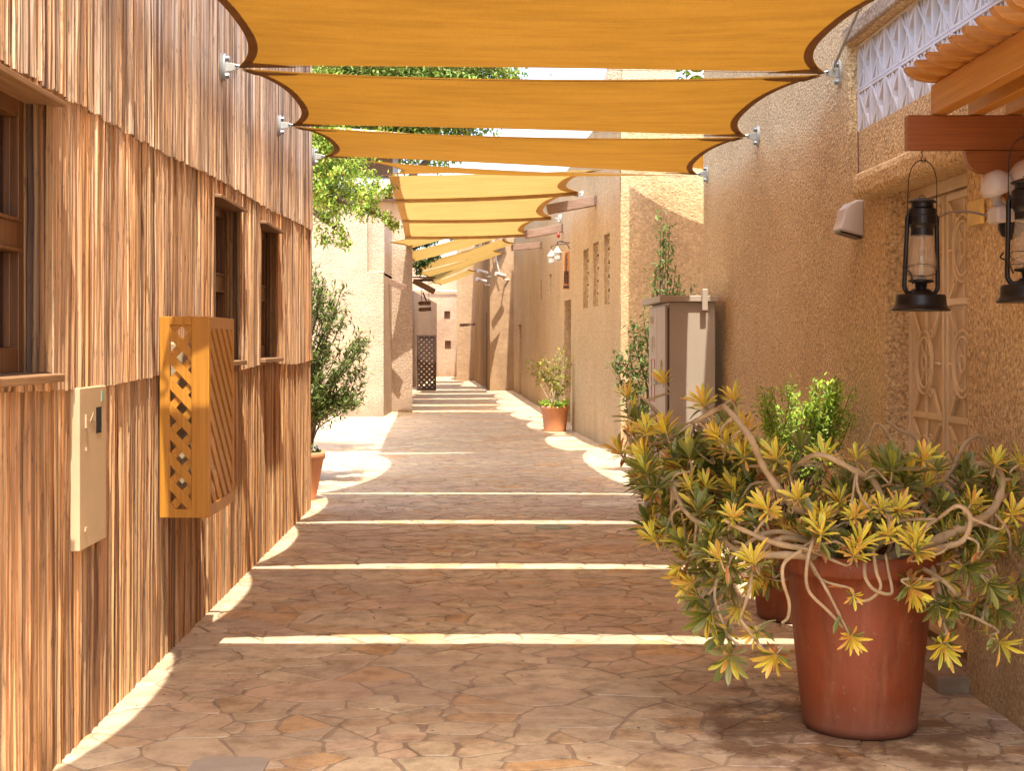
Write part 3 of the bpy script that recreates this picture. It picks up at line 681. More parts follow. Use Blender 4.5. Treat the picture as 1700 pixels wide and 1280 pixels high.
for k in range(19):
    y = 5.15-.133*k
    prof = [(1.422, 2.499), (1.94, 2.499), (1.94, 2.447), (1.535, 2.447), (1.500, 2.449), (1.472, 2.455), (1.448, 2.465), (1.431, 2.478), (1.423, 2.490)]
    mb = MB(); mb.prism(prof, lambda u, v, d: (u, d, v), y-.021, y+.021); mb.build('slat', M['perg_x'], pg, bevel=.002)
mb = MB(); mb.box(1.70, 1.745, 4.12, 4.16, 2.15, 2.332); mb.build('hanging_post', M['perg_x'], pg, bevel=.004)

# ---------------------------------------------------------------- hurricane lanterns
def make_lantern():
    t = thing('hurricane_lantern', (0, 0, 0), 'x', 'lantern', 'black hurricane lanterns hanging from the pergola')
    k = .25*.002202
    def H(y): return (1105-y)*k
    mb = MB(); mb.lathe([(0, 0), (.104, 0), (.106, .004), (.100, .010), (.093, .020), (.0915, .028), (.090, .052), (.086, .059), (.045, .061), (.040, .072), (.028, .080), (0, .082)], n=36)
    mb.build('base', M['black'], t, smooth=True, bevel=.001)
    mb = MB(); mb.lathe([(.02, .08), (.023, .1), (.046, .105), (.046, .112), (.02, .114), (.014, .13), (0, .132)], n=24); mb.build('burner', M['black'], t, smooth=True)
    mb = MB(); mb.lathe([(.040, H(905)), (.048, H(870)), (.0535, H(820)), (.053, H(770)), (.047, H(700)), (.041, H(640)), (.039, H(598))], n=32); mb.build('glass_chimney', M['glass'], t, smooth=True)
    mb = MB(); mb.lathe([(.041, H(605)), (.041, H(560)), (.046, H(540)), (.052, H(530)), (.052, H(478)), (.054, H(476)), (.052, H(470)), (.051, H(432)), (.044, H(424)), (.040, H(420)), (.039, H(392)), (.050, H(388)), (.053, H(380)), (.048, H(374)), (.025, H(360)), (0, H(356))], n=32)
    mb.build('chimney_cap', M['black'], t, smooth=False, bevel=.001)
    mb = MB(); mb.tube([(.012*math.cos(a), 0, H(350)+.006*math.sin(a)) for a in [i*math.pi/6 for i in range(12)]], .0015, 5, closed=True); mb.build('top_ring', M['black'], t)
    for sg in (-1, 1):
        mb = MB(); mb.tube(catmull([(sg*.035, 0, H(485)), (sg*.052, 0, H(468)), (sg*.060, 0, H(500)), (sg*.060, 0, H(560)), (sg*.063, 0, H(700)), (sg*.067, 0, H(900)), (sg*.066, 0, H(955)), (sg*.052, 0, H(990)), (sg*.035, 0, H(985))], 6), [.0085]*49, 9); mb.build('side_tube', M['black'], t, smooth=True)
    mb = MB(); pts = [(-.060, 0, H(560)), (-.058, 0, H(300)), (-.054, 0, H(210)), (-.040, 0, H(145)), (-.018, 0, H(112)), (0, 0, H(105)), (.018, 0, H(112)), (.040, 0, H(145)), (.054, 0, H(210)), (.058, 0, H(300)), (.060, 0, H(560))]
    mb.tube(catmull(pts, 4), .0018, 6); mb.build('bail', M['black'], t)
    mb = MB(); mb.tube(catmull([(.008, 0, H(85)), (.010, 0, H(108)), (0, 0, H(118)), (-.008, 0, H(100)), (-.002, 0, H(75)), (-.006, 0, H(55)), (0, 0, H(38))], 4), .0018, 6); mb.build('hook', M['black'], t)
    mb = MB(); r_ = .058
    for ph in (0, math.pi):
        mb.tube([(r_*math.cos(a), r_*math.sin(a), H(840)+.022*math.sin(a+ph+.5)) for a in [i*2*math.pi/24 for i in range(24)]], .0013, 5, closed=True)
    mb.build('guard_wire', M['black'], t)
    mb = MB(); mb.tube(catmull([(-.075, -.02, H(800)), (-.085, -.02, H(830)), (-.06, -.03, H(860)), (-.045, -.02, H(930))], 4), .003, 6); mb.build('lift_lever', M['black'], t)
    mb = MB(); mb.tube([(0, 0, .13), (0, 0, .20)], [.010, .006], 8); mb.build('wick_bulb', M['palelamp'], t)
    return t
l1 = make_lantern(); l1['label'] = 'black hurricane lantern hanging whole in view in front of the cream door'
l1.location = (1.491, 5.19, 1.619); l1.rotation_euler = (0, R(1), R(14))
l2 = dup(l1, (1.716, 4.72, 1.637), (0, R(-1), R(-28)), 'black hurricane lantern cut off by the right edge of the picture')
l2.scale = (1, 1, 1)
for ch in list(l2.children):
    if ch.name.startswith(('hook', 'bail')):
        pass
mb = MB(); mb.tube([(1.716, 4.72, 2.20), (1.716, 4.72, 2.333)], .0018, 6); o = mb.build('hanging_wire', M['black'], origin=(1.716, 4.72, 2.2)); tag(o, 'thin dark wire above the right-edge lantern', 'wire')

# ---------------------------------------------------------------- shade sails
def bil(c, u, v): return (c[0]*(1-u)+c[1]*u)*(1-v)+(c[3]*(1-u)+c[2]*u)*v
def make_sail(name, c, bow, zsag, mat, hemmat, label, group, patches=True, nu=34, nv=16, hemw=.055, tubes=None):
    """c: NL NR FR FL; bow: near right far left, metres inwards"""
    c = [Vector(p) for p in c]
    def par(t, b):            # flat parabola with a tighter turn near the corners
        return b*(1-abs(2*t-1)**2.6)
    yd = (c[3]-c[0]+c[2]-c[1]); yd.z = 0; yd.normalize(); xd = (c[1]-c[0]+c[2]-c[3]); xd.z = 0; xd.normalize()
    def S(u, v):
        N_ = c[0].lerp(c[1], u)+yd*par(u, bow[0])-Vector((0, 0, zsag[0]*4*u*(1-u)))
        F_ = c[3].lerp(c[2], u)-yd*par(u, bow[2])-Vector((0, 0, zsag[1]*4*u*(1-u)))
        L_ = c[0].lerp(c[3], v)+xd*par(v, bow[3]); R_ = c[1].lerp(c[2], v)-xd*par(v, bow[1])
        p = N_*(1-v)+F_*v+L_*(1-u)+R_*u-bil(c, u, v)
        p = p+Vector((0, 0, -.035*4*v*(1-v)*4*u*(1-u)))
        p.z += .006*math.sin(v*9+u*3)*min(1, 8*u*(1-u))
        return p
    root = thing(name, c[0], label, 'shade sail', group)
    def grid(u0, u1, v0, v1, n, m, dz, tri=False):
        b_ = MB(); vs = []
        for i in range(n+1):
            for j in range(m+1):
                u = u0+(u1-u0)*i/n; v = v0+(v1-v0)*j/m*((1-i/n)**.6 if tri else 1)
                p = S(u, v); p.z += dz; vs.append(p)
        b_.add(vs, [(i*(m+1)+j, (i+1)*(m+1)+j, (i+1)*(m+1)+j+1, i*(m+1)+j+1) for i in range(n) for j in range(m)])
        return b_
    b_ = grid(0, 1, 0, 1, nu, nv, 0); b_.build('canopy', mat, root, smooth=True)
    W_ = (c[1]-c[0]).length; D_ = (c[3]-c[0]).length
    for (u0, u1) in ((0, hemw/W_), (1-hemw/W_, 1)):
        grid(u0, u1, 0, 1, 2, nv*2, -.004).build('side_hem', hemmat, root, smooth=True)
    for (v0, v1) in ((0, .022/D_), (1-.022/D_, 1)):
        grid(0, 1, v0, v1, nu, 1, -.008).build('edge_hem', hemmat, root, smooth=True)
    if patches:
        q = .33/W_
        for (u0, u1, v0, v1) in ((0, q, 0, .07), (1, 1-q, 0, .07), (0, q, 1, .93), (1, 1-q, 1, .93)):
            grid(u0, u1, v0, v1, 8, 5, -.012, True).build('corner_patch', hemmat, root, smooth=True)
    if tubes:
        for v in tubes:
            t_ = MB(); t_.tube([S(u/10, v)+Vector((0, 0, -.03)) for u in range(0, 11)], .03, 8); t_.build('support_tube', M['hem_pale'], root, smooth=True)
    return root
HW = [1.15, 3.5, 5.85, 8.2, 10.56, 12.85]
ZL = [3.1, 3.1, 3.1, 3.095, 3.12, 3.19]; ZR = [3.06, 3.06, 3.06, 3.06, 3.04, 3.03]
labs = ['orange shade sail nearest overhead, mostly above the picture', 'orange shade sail stretched above and before the top edge',
        'largest orange shade sail, filling the top of the picture', 'second orange shade sail below the strip of sky', 'third orange shade sail, narrower and further down the alley']
G1 = 'orange shade sails strung across the alley'
for i in range(1, 5):
    NL = LW(HW[i]+.035, .115, ZL[i]); NR = RW(HW[i]+.035, .02 if i == 1 else .10, ZR[i]); FR = RW(HW[i+1]-.035, .10, ZR[i+1]); FL = LW(HW[i+1]-.035, .115, ZL[i+1])
    make_sail('shade_sail', (NL, NR, FR, FL), (.17, (.22, .0, .24, .20, .15)[i], .0, .17), (.02, -.012), M['sail'], M['hem'], labs[i], G1)
FL4 = Vector((-1.62, 17.7, 3.60)); FR4 = Vector((1.34, 18.4, 3.72))
make_sail('shade_sail', (LW(12.885, .115, 3.19), RW(12.885, .10, 3.02), FR4, FL4), (.10, .30, .10, .42), (.03, 0), M['sail'], M['hem_pale'], 'fourth orange sail, strongly curved edge beside the hanging tree', G1)
make_sail('shade_sail', ((2.05, 13.35, 3.45), (5.6, 13.35, 3.6), (5.6, 18.9, 3.62), (1.60, 18.95, 3.98)), (.2, .1, .14, .10), (.03, .12), M['sail'], M['hem'], 'orange sail over the side passage, behind the corner of the near stucco house', G1)
# pale stepped canopy
G2 = 'pale yellow sails over the far alley'
rows = [(17.95, -1.56, 3.62, 1.16, 3.70), (21.9, -1.80, 3.72, 1.02, 3.84), (25.8, -2.0, 3.74, .72, 3.80), (29.5, -2.22, 3.72, .42, 3.78)]
pl = ['pale yellow sail panel, nearest and highest of the stepped canopy', 'pale yellow sail panel in the middle of the stepped canopy', 'pale yellow sail panel lowest in view, above the alley opening']
for i in range(3):
    a_, b_ = rows[i], rows[i+1]
    make_sail('shade_sail', ((a_[1], a_[0]+.02, a_[2]), (a_[3], a_[0]+.02, a_[4]), (b_[3], b_[0]-.02, b_[4]), (b_[1], b_[0]-.02, b_[2])), (0, .30, 0, .0), (.02, .02), M['sail_pale'], M['hem_pale'], pl[i], G2, False, hemw=.14, tubes=(1.0,))
# far tan sails
far = [(29.9, 32.6, 3.62, 4.45, -2.6, .25), (33.0, 36.6, 3.55, 4.4, -2.75, .2), (37.0, 40.4, 3.5, 4.35, -2.8, .1), (40.8, 43.8, 3.5, 4.3, -2.85, -.2), (46.5, 50.5, 3.6, 4.4, -3.0, -1.2), (51.5, 55, 3.7, 4.3, -3.0, -1.3)]
fl = ['tan shade sail just beyond the pale canopy, sloping up to the right', 'second sloping tan sail in the far alley', 'third sloping tan sail in the far alley', 'fourth sloping tan sail before the pilaster', 'fifth sloping tan sail beyond the pilaster', 'furthest sloping tan sail above the hanging signs']
for f_, lb in zip(far, fl):
    make_sail('shade_sail', ((f_[4], f_[0], f_[2]), (f_[5], f_[0], f_[3]), (f_[5], f_[1], f_[3]), (f_[4], f_[1], f_[2])), (.18, .3, .18, .3), (.05, .05), M['sail_pale'], M['hem_pale'], lb, 'far tan sails', False, 14, 10, .08)

# brackets
def make_bracket():
    t = thing('sail_bracket', (0, 0, 0), 'x', 'bracket', 'steel wall brackets holding the sails')
    mb = MB()
    pr = []
    for k in range(28):
        a = 2*math.pi*k/28; pr.append((.045*math.cos(a), .08*math.sin(a)))
    mb.prism(pr, lambda u, v, d: (d, u, v), -.02, .014); mb.build('plate', M['galv'], t, bevel=.003)
    mb = MB(); pr = [(.01, .028), (.05, .026), (.085, .015), (.09, .0), (.085, -.014), (.05, -.026), (.01, -.028)]
    mb.prism(pr, lambda u, v, d: (u, d, v*.9), -.007, .007); mb.build('lug', M['galv'], t, bevel=.002)
    for z in (.05, -.05):
        mb = MB(); mb.lathe([(.0, .036), (.014, .036), (.0165, .032), (.0165, .014), (.022, .0135), (.022, .01)], (0, 0, z), 8, 'x'); mb.build('bolt', M['bolt'], t)
    mb = MB(); mb.tube(catmull([(.07, -.016, .004), (.09, -.02, .004), (.12, -.013, 0), (.13, 0, 0), (.12, .013, 0), (.09, .02, .004), (.07, .016, .004)], 4), .0055, 7); mb.tube([(.078, -.024, .004), (.078, .024, .004)], .005, 7); mb.build('shackle', M['bolt'], t, smooth=True)
    return t
br = None
bl = ['steel bracket on the timber wall, largest and nearest', 'steel bracket on the timber wall, second in view', 'steel bracket at the far end of the timber wall']
brr = ['steel bracket on the stucco wall with a cable and turnbuckle', 'steel bracket in the middle of the stucco wall', 'steel bracket at the far corner of the near stucco wall']
for i in range(1, 6):
    for side in (0, 1):
        loc = LW(HW[i], 0.018, ZL[i]) if side == 0 else RW(HW[i], .0, ZR[i])
        rot = (0, 0, R(1.6)) if side == 0 else (0, 0, R(180-1.6))
        lb = (bl if side == 0 else brr)[i-3] if i >= 3 else ('steel sail bracket on the %s wall above and before the picture edge' % ('timber' if side == 0 else 'stucco'))
        if i < 3: lb = lb.replace('before', 'just before' if i == 2 else 'well before')
        if br is None: br = make_bracket(); br.location = loc; br.rotation_euler = rot; br['label'] = lb
        else: dup(br, loc, rot, lb)
for (loc, rz, lb) in (((XP(966, 21.9), 21.9, ZP(325, 21.9)), 180, 'pale sail bracket above the brown spout on the far wall'), ((XP(930, 25.8), 25.8, ZP(363, 25.8)), 180, 'pale sail bracket above the twin lamps')):
    dup(br, loc, (0, 0, R(rz)), lb)
# tension cable
mb = MB(); a0 = RW(8.15, .05, 3.09); a1 = RW(7.55, .06, 3.30); a2 = RW(6.4, .12, 3.50)
cab = thing('tension_cable', a0, 'steel tension cable rising from the nearest stucco-wall bracket', 'cable')
mb.tube([a0, a1], .0085, 8); mb.build('turnbuckle', M['galv'], cab)
mb = MB(); mb.tube([a1, a2], .0035, 6); mb.build('rod', M['bolt'], cab)
mb = MB(); mb.tube([a1+Vector((0, .03*math.cos(t), .03*math.sin(t))) for t in [i*math.pi/6 for i in range(12)]], .005, 6, closed=True)
mb.tube([a0+Vector((.01*math.cos(t), .02*math.cos(t), .028*math.sin(t))) for t in [i*math.pi/6 for i in range(12)]], .005, 6, closed=True); mb.build('ring', M['galv'], cab)

# ---------------------------------------------------------------- mid right: house behind cabinet
def seg(p, q):
    p = Vector((p[0], p[1], 0)); q = Vector((q[0], q[1], 0)); d = (q-p); l = d.length; d /= l; n = Vector((d.y, -d.x, 0))
    return (lambda s, nn2, z: p+d*s+n*nn2+Vector((0, 0, z))), l
mh = thing('windowed_stucco_house', (3.2, 22, 0), 'tan stucco house with three slit windows behind the grey cabinet', 'house')
A_, B_ = (1.46, 19.1), (1.03, 24.35)
f1, l1_ = seg(B_, A_)           # normal should point to -x
if f1(0, 1, 0).x > B_[0]: pass
def flip(fn): return lambda s, n, z: fn(s, -n, z)
def facing(fn, l, pt):
    a = fn(l/2, 1, 0); b = fn(l/2, -1, 0)
    return fn if (a-Vector((*pt, 0))).length < (b-Vector((*pt, 0))).length else flip(fn)
f1 = facing(f1, l1_, (-3, 21)); HH = 4.75
def sD(D): return (B_[1]-D)*l1_/(B_[1]-A_[1])
wins = [(sD(b), sD(a), z0, z1, .16, False) for a, b, z0, z1 in ((22.3, 22.9, 2.06, 3.0), (21.2, 21.78, 2.06, 3.03), (20.05, 20.65, 2.06, 3.07))]
mb = MB(); wallface(mb, f1, 0, l1_, 0, HH, wins, 0, .012, .22, 5)
f2, l2_ = seg(A_, (6.5, 19.1)); f2 = facing(f2, l2_, (3, 10))
wallface(mb, f2, 0, l2_, 0, HH, [], 0, .012, .25, 6)
mb.quad((*A_, HH), (6.5, 19.1, HH), (6.5, 24.35, HH), (*B_, HH)); mb.quad((6.5, 19.1, 0), (6.5, 24.35, 0), (6.5, 24.35, HH), (6.5, 19.1, HH)); mb.quad((*B_, 0), (6.5, 24.35, 0), (6.5, 24.35, HH), (*B_, HH))
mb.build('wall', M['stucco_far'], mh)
for h in wins:
    wm = MB(); 
    for k in range(1): wm.quad(*[f1(s, -.155, z) for s, z in ((h[0], h[2]), (h[1], h[2]), (h[1], h[3]), (h[0], h[3]))])
    wo = wm.build('window', M['cladback'], mh)
    gm = MB(); cs = (h[0]+h[1])/2
    for k in range(5):
        zc = h[2]+(h[3]-h[2])*(k+.5)/5; hz_ = (h[3]-h[2])/10; hw_ = (h[1]-h[0])/2
        for sx in (-1, 1):
            for sz in (-1, 1): gm.bar(f1(cs, -.06, zc), f1(cs+sx*hw_, -.06, zc+sz*hz_), .02, .02)
        gm.tube([f1(cs+.07*math.cos(t), -.05, zc+.07*math.sin(t)) for t in [i*math.pi/6 for i in range(12)]], .01, 5, closed=True)
    gm.bar(f1(h[0]+.01, -.06, h[2]), f1(h[0]+.01, -.06, h[3]), .025, .025, (1, 0, 0)); gm.bar(f1(h[1]-.01, -.06, h[2]), f1(h[1]-.01, -.06, h[3]), .025, .025, (1, 0, 0))
    gm.build('window_grille', M['cream'], wo)
# rooftop parapet with breeze lattice
mb = MB(); mb.box(1.62, 2.42, 21.0, 21.25, HH, 6.1); mb.hexa([(1.18, 21.3, HH), (1.62, 21.0, HH), (1.62, 21.25, HH), (1.2, 21.6, HH), (1.55, 21.3, 6.1), (1.62, 21.0, 6.1), (1.62, 21.25, 6.1), (1.56, 21.5, 6.1)]); mb.build('parapet', M['stucco_pale'], mh, bevel=.02)
mb = MB(); x = 2.44
while x < 3.1:
    for z in (5.05, 5.35, 5.65, 5.95):
        c = Vector((x+.15, 21.1, z+.15))
        for q in range(4):
            cc = c+Vector(((-.15, .15)[q % 2], 0, (-.15, .15)[q//2])); a0_ = [0, math.pi/2, -math.pi/2, math.pi][q]
            mb.tube([cc+Vector((.15*math.cos(a0_+t*math.pi/12), 0, .15*math.sin(a0_+t*math.pi/12))) for t in range(7)], .016, 5)
    x += .3
mb.box(2.42, 3.1, 21.05, 21.15, HH, 5.05); mb.build('lattice_screen', M['white'], mh)

# far right house
fh = thing('long_far_house', (2.5, 34, 0), 'long tan stucco house with lamps and a carved sign beyond the slit windows', 'house')
C_, D__ = (1.16, 24.37), (.05, 44.4)
f3, l3_ = seg(C_, D__); f3 = facing(f3, l3_, (-3, 34))
def s3(D): return (D-C_[1])*l3_/(D__[1]-C_[1])
hol = [(s3(25.95), s3(27.25), 0, 2.31, .35, False), (s3(30.2), s3(30.75), 2.53, 2.98, .3, True), (s3(32.8), s3(33.3), 2.5, 2.98, .3, True), (s3(40.4), s3(41.8), 0, 2.05, .3, True)]
mb = MB(); wallface(mb, f3, 0, l3_, 0, HH, hol, 0, .015, .4, 7)
mb.quad((*C_, HH), (6.5, 24.37, HH), (6.5, 44.4, HH), (*D__, HH)); mb.quad((6.5, 24.37, 0), (6.5, 44.4, 0), (6.5, 44.4, HH), (6.5, 24.37, HH)); mb.quad((*D__, 0), (6.5, 44.4, 0), (6.5, 44.4, HH), (*D__, HH)); mb.quad((*C_, 0), (6.5, 24.37, 0), (6.5, 24.37, HH), (*C_, HH))
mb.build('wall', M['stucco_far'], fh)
mb = MB(); mb.quad(*[f3(s, -.34, z) for s, z in ((s3(25.95), 0), (s3(27.25), 0), (s3(27.25), 2.31), (s3(25.95), 2.31))]); mb.build('door', M['frame'], fh)
# pilaster + timber fronted house further on
ph = thing('pilaster_house', (1, 48, 0), 'pale plaster house end with cameras at the alley bend', 'house')
mb = MB(); f4, l4_ = seg((-.66, 44.8), (4.0, 44.8)); f4 = facing(f4, l4_, (0, 30)); wallface(mb, f4, 0, l4_, 0, 5.6, [], 0, .03, .4, 9)
mb.quad((-.66, 44.8, 5.6), (4, 44.8, 5.6), (4, 60, 5.6), (-1.5, 60, 5.6))
f5, l5_ = seg((-.66, 44.8), (-1.56, 58)); f5 = facing(f5, l5_, (-5, 50)); wallface(mb, f5, 0, l5_, 0, 5.6, [], 0, .01, .5, 10)
mb.build('wall', M['plaster_brown'], ph)
mb = MB(); mb.bar((-.80, 46.5, .0), (-.80, 46.5, 2.5), .07, .07, (0, 1, 0)); mb.build('downpipe', M['gate'], ph)
mb = MB(); x = 0
while x < l5_: mb.bar(f5(x, .02, 0), f5(x, .02, 5.0), .03, .03, (0, 1, 0)); x += .55
mb.build('boards', M['reedscreen'], ph)
eh = thing('brown_plaster_house', (-1.9, 60, 0), 'brown plaster house block seen at the alley end', 'house')
mb = MB(); f6, l6_ = seg((-2.22, 57), (-1.36, 57)); f6 = facing(f6, l6_, (-1.8, 40)); wallface(mb, f6, 0, l6_, 0, 5.4, [], 0, .02, .4, 11); mb.quad((-2.22, 57, 0), (-2.22, 70, 0), (-2.22, 70, 5.4), (-2.22, 57, 5.4)); mb.quad((-2.22, 57, 5.4), (-1.36, 57, 5.4), (-1.36, 70, 5.4), (-2.22, 70, 5.4)); mb.quad((-1.36, 57, 0), (-1.36, 70, 0), (-1.36, 70, 5.4), (-1.36, 57, 5.4)); mb.build('wall', M['plaster_brown'], eh)
kh = thing('pink_plaster_house', (-5, 66, 0), 'pale pink plaster house closing the far end of the alley', 'house')
mb = MB(); f7, l7_ = seg((-9, 64), (1, 64)); f7 = facing(f7, l7_, (-4, 40))
wallface(mb, f7, 0, l7_, 0, 5.3, [(9-3.05, 9-2.78, 2.60, 2.95, .25, True), (9-3.02, 9-2.75, 1.25, 1.62, .25, True), (9-4.7, 9-3.75, 0, 2.3, .3, True)], 0, .03, .5, 12)
mb.quad((-9, 64, 5.3), (1, 64, 5.3), (1, 74, 5.3), (-9, 74, 5.3)); mb.box(-9, 1, 64.5, 65, 0, 5.29); mb.build('wall', M['plaster_pink'], kh)
mb = MB(); mb.bar((-4.4, 63.9, 3.95), (-2.3, 63.9, 3.85), .05, .05); mb.build('ledge', M['white'], kh)

# ---------------------------------------------------------------- left far: pale stucco house
lh = thing('pale_stucco_house', (-5.5, 31, 0), 'pale sunlit stucco house standing square to the alley behind the shrub', 'house')
mb = MB(); fl1, ll1 = seg((-10.5, 29), (-2.62, 29)); fl1 = facing(fl1, ll1, (-6, 10))
wallface(mb, fl1, 0, ll1-.33, 0, 4.25, [], 0, .02, .3, 13); wallface(mb, fl1, ll1-.33, ll1, 0, 2.95, [], .0, .02, .3, 13)
mb.box(-2.95, -2.62, 29.18, 31, 2.9, 4.15); mb.quad((-2.95, 29, 2.95), (-2.62, 29, 2.95), (-2.62, 29.2, 2.98), (-2.95, 29.2, 2.98)); mb.quad((-2.95, 29, 2.95), (-2.95, 29.2, 2.95), (-2.95, 29.2, 4.25), (-2.95, 29, 4.25))
mb.quad((-2.62, 29, 0), (-2.62, 31.2, 0), (-2.62, 31.2, 2.95), (-2.62, 29, 2.95)); mb.quad((-10.5, 29, 4.25), (-2.95, 29, 4.25), (-2.95, 31.2, 4.25), (-10.5, 31.2, 4.25))
f8, l8_ = seg((-2.9, 31), (-2.17, 31)); f8 = facing(f8, l8_, (-2.5, 10)); wallface(mb, f8, 0, l8_, 0, 4.2, [], 0, .02, .3, 14)
mb.quad((-2.17, 31, 0), (-2.54, 36, 0), (-2.54, 36, 4.2), (-2.17, 31, 4.2)); mb.quad((-2.9, 31, 4.2), (-2.17, 31, 4.2), (-2.54, 36, 4.2), (-10, 36, 4.2))
mb.quad((-2.54, 36, 0), (-10, 36, 0), (-10, 36, 4.2), (-2.54, 36, 4.2))
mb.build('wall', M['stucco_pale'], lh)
# left far boundary beyond
lb_ = thing('courtyard_wall', (-3.5, 45, 0), 'plaster boundary wall on the left behind the lattice gate', 'wall')
mb = MB(); mb.box(-4.2, -3.35, 38, 63.5, 0, 3.3); mb.build('wall', M['plaster_pink'], lb_, bevel=.02)

# balcony house with reed screen behind
bh = thing('reed_balcony_house', (-3.8, 37, 0), 'house with a reed balcony screen and grey awning behind the pale wall', 'house')
mb = MB(); mb.box(-8.5, -2.55, 36.6, 36.7, 4.2, 5.15); mb.build('reed_screen', M['reedscreen'], bh)
mb = MB(); mb.box(-8.6, -2.5, 36.5, 36.6, 5.15, 5.22); mb.build('rail', M['spout'], bh)
mb = MB(); mb.box(-8.5, -3.2, 38.2, 40, 0, 7.2); mb.build('wall', M['frame'], bh)
mb = MB(); mb.hexa([(-8.8, 36.2, 5.62), (-2.3, 36.2, 5.30), (-2.3, 38.2, 5.6), (-8.8, 38.2, 5.9), (-8.8, 36.2, 5.95), (-2.3, 36.2, 5.62), (-2.3, 38.2, 5.9), (-8.8, 38.2, 6.2)]); mb.build('awning', M['tin'], bh)
for k in range(8):
    mb = MB(); mb.lathe([(0, -.03), (.2, -.03), (.2, .03), (0, .03)], (-6.6+k*.53, 36.35, 5.36-.0*k), 20, 'y'); mb.build('round_ornament', M['plaster_pink'], bh)
mb = MB(); mb.hexa([(-9, 36, 7.2), (-2.8, 36, 6.6), (-2.8, 41, 7.4), (-9, 41, 7.8), (-9, 36, 7.35), (-2.8, 36, 6.75), (-2.8, 41, 7.55), (-9, 41, 7.95)]); mb.build('roof', M['plaster_pink'], bh)

# ---------------------------------------------------------------- wooden spouts
def spout(a, b, wv, label):
    mb = MB(); a = Vector(a); b = Vector(b); m_ = a.lerp(b, .42)
    d = (b-a).normalized(); up = Vector((0, 0, 1)); y = (up-d*up.dot(d)).normalized(); x = d.cross(y)
    for sx in (-1, 1): mb.bar(a+x*sx*wv*.42+y*wv*.1, b+x*sx*wv*.42+y*wv*.1, wv*.16, wv*.9)
    mb.bar(a-y*wv*.3, b-y*wv*.3, wv*.68, wv*.16)
    o = mb.build('roof_spout', M['spout'], origin=a, bevel=.004); tag(o, label, 'spout', 'wooden rainwater spouts on the house walls')
spout((1.28, 21.45, 3.64), (.535, 21.4, 3.50), .16, 'brown wooden spout above and left of the slit windows')
spout((1.0, 27.5, 3.72), (.25, 27.4, 3.58), .17, 'brown wooden spout just above the twin lamps')
spout((.72, 32.8, 3.76), (0, 32.6, 3.68), .15, 'pale brown spout high on the long far wall, third along')
spout((-2.62, 30.2, 2.80), (-2.27, 30.1, 2.66), .14, 'short wooden spout on the corner of the pale left house')
spout((-2.45, 35.6, 3.05), (-1.95, 35.4, 2.78), .14, 'thick dark spout reaching out over the hanging signs')
spout((-.2, 44.7, 4.75), (-1.05, 43.8, 4.3), .16, 'dark spout under the blue sky patch at the far bend')
spout((-.3, 44.75, 4.45), (-1.1, 43.9, 4.12), .15, 'lower pale spout at the far bend')
spout((-1.45, 56, 2.25), (-2.0, 55.5, 2.2), .12, 'tiny dark spout sticking out at the alley end')

# ---------------------------------------------------------------- electrical cabinet
cb = thing('electrical_cabinet', (1.5, 12.4, 0), 'tall grey metal electrical cabinet on stone blocks against the stucco corner', 'cabinet')
cfn = lambda n, s, z: Vector((1.315-.0275*(s-11.9)+n, s, z))
def CB(mb, n0, n1, s0, s1, z0, z1): mb.hexa([cfn(n0, s0, z0), cfn(n1, s0, z0), cfn(n1, s1, z0), cfn(n0, s1, z0), cfn(n0, s0, z1), cfn(n1, s0, z1), cfn(n1, s1, z1), cfn(n0, s1, z1)])
mb = MB(); CB(mb, 0, .385, 11.9, 13.05, .215, 1.845); mb.build('body', M['cab'], cb, bevel=.006)
mb = MB(); CB(mb, -.085, .40, 11.86, 13.15, 1.847, 1.90); mb.build('lid', M['cab'], cb, bevel=.006)
dd = []
for s0, s1 in ((11.93, 12.47), (12.48, 13.03)):
    mb = MB(); CB(mb, -.03, -.001, s0, s1, .26, 1.82); dd.append(mb.build('door', M['cabdoor'], cb, bevel=.005))
mb = MB(); CB(mb, -.036, -.0302, 12.12, 12.22, 1.24, 1.36); mb.build('vent_label', M['bark'], dd[0])
mb = MB(); CB(mb, -.05, -.0302, 12.42, 12.60, 1.14, 1.17); mb.tube([cfn(-.055, 12.5, 1.155), cfn(-.03, 12.5, 1.155)], .02, 10); mb.build('handle', M['bolt'], dd[0])
mb = MB()
def rect(s0, s1, z0, z1, t=.008):
    CB(mb, -.034, -.0302, s0, s1, z0, z0+t); CB(mb, -.034, -.0302, s0, s1, z1-t, z1); CB(mb, -.034, -.0302, s0, s0+.02, z0+t, z1-t); CB(mb, -.034, -.0302, s1-.02, s1, z0+t, z1-t)
rect(12.60, 12.84, .98, 1.36); rect(12.60, 12.82, .82, .94); mb.build('red_bordered_label', M['red'], dd[1])
mb = MB(); CB(mb, -.033, -.0302, 12.62, 12.66, 1.46, 1.56); CB(mb, -.033, -.0302, 12.76, 12.80, 1.42, 1.56); CB(mb, -.033, -.0302, 12.70, 12.9, 1.68, 1.74); mb.build('plate_label', M['bark'], dd[1])
mb = MB(); CB(mb, .265, .315, 11.835, 11.858, 1.77, 1.955); CB(mb, .27, .31, 11.859, 11.90, 1.78, 1.835); mb.build('lifting_lug', M['cab'], cb, bevel=.008)
mb = MB(); CB(mb, -.012, -.001, 11.90, 11.92, .3, 1.8); mb.build('hinge_strip', M['gate'], cb)
bi = 0
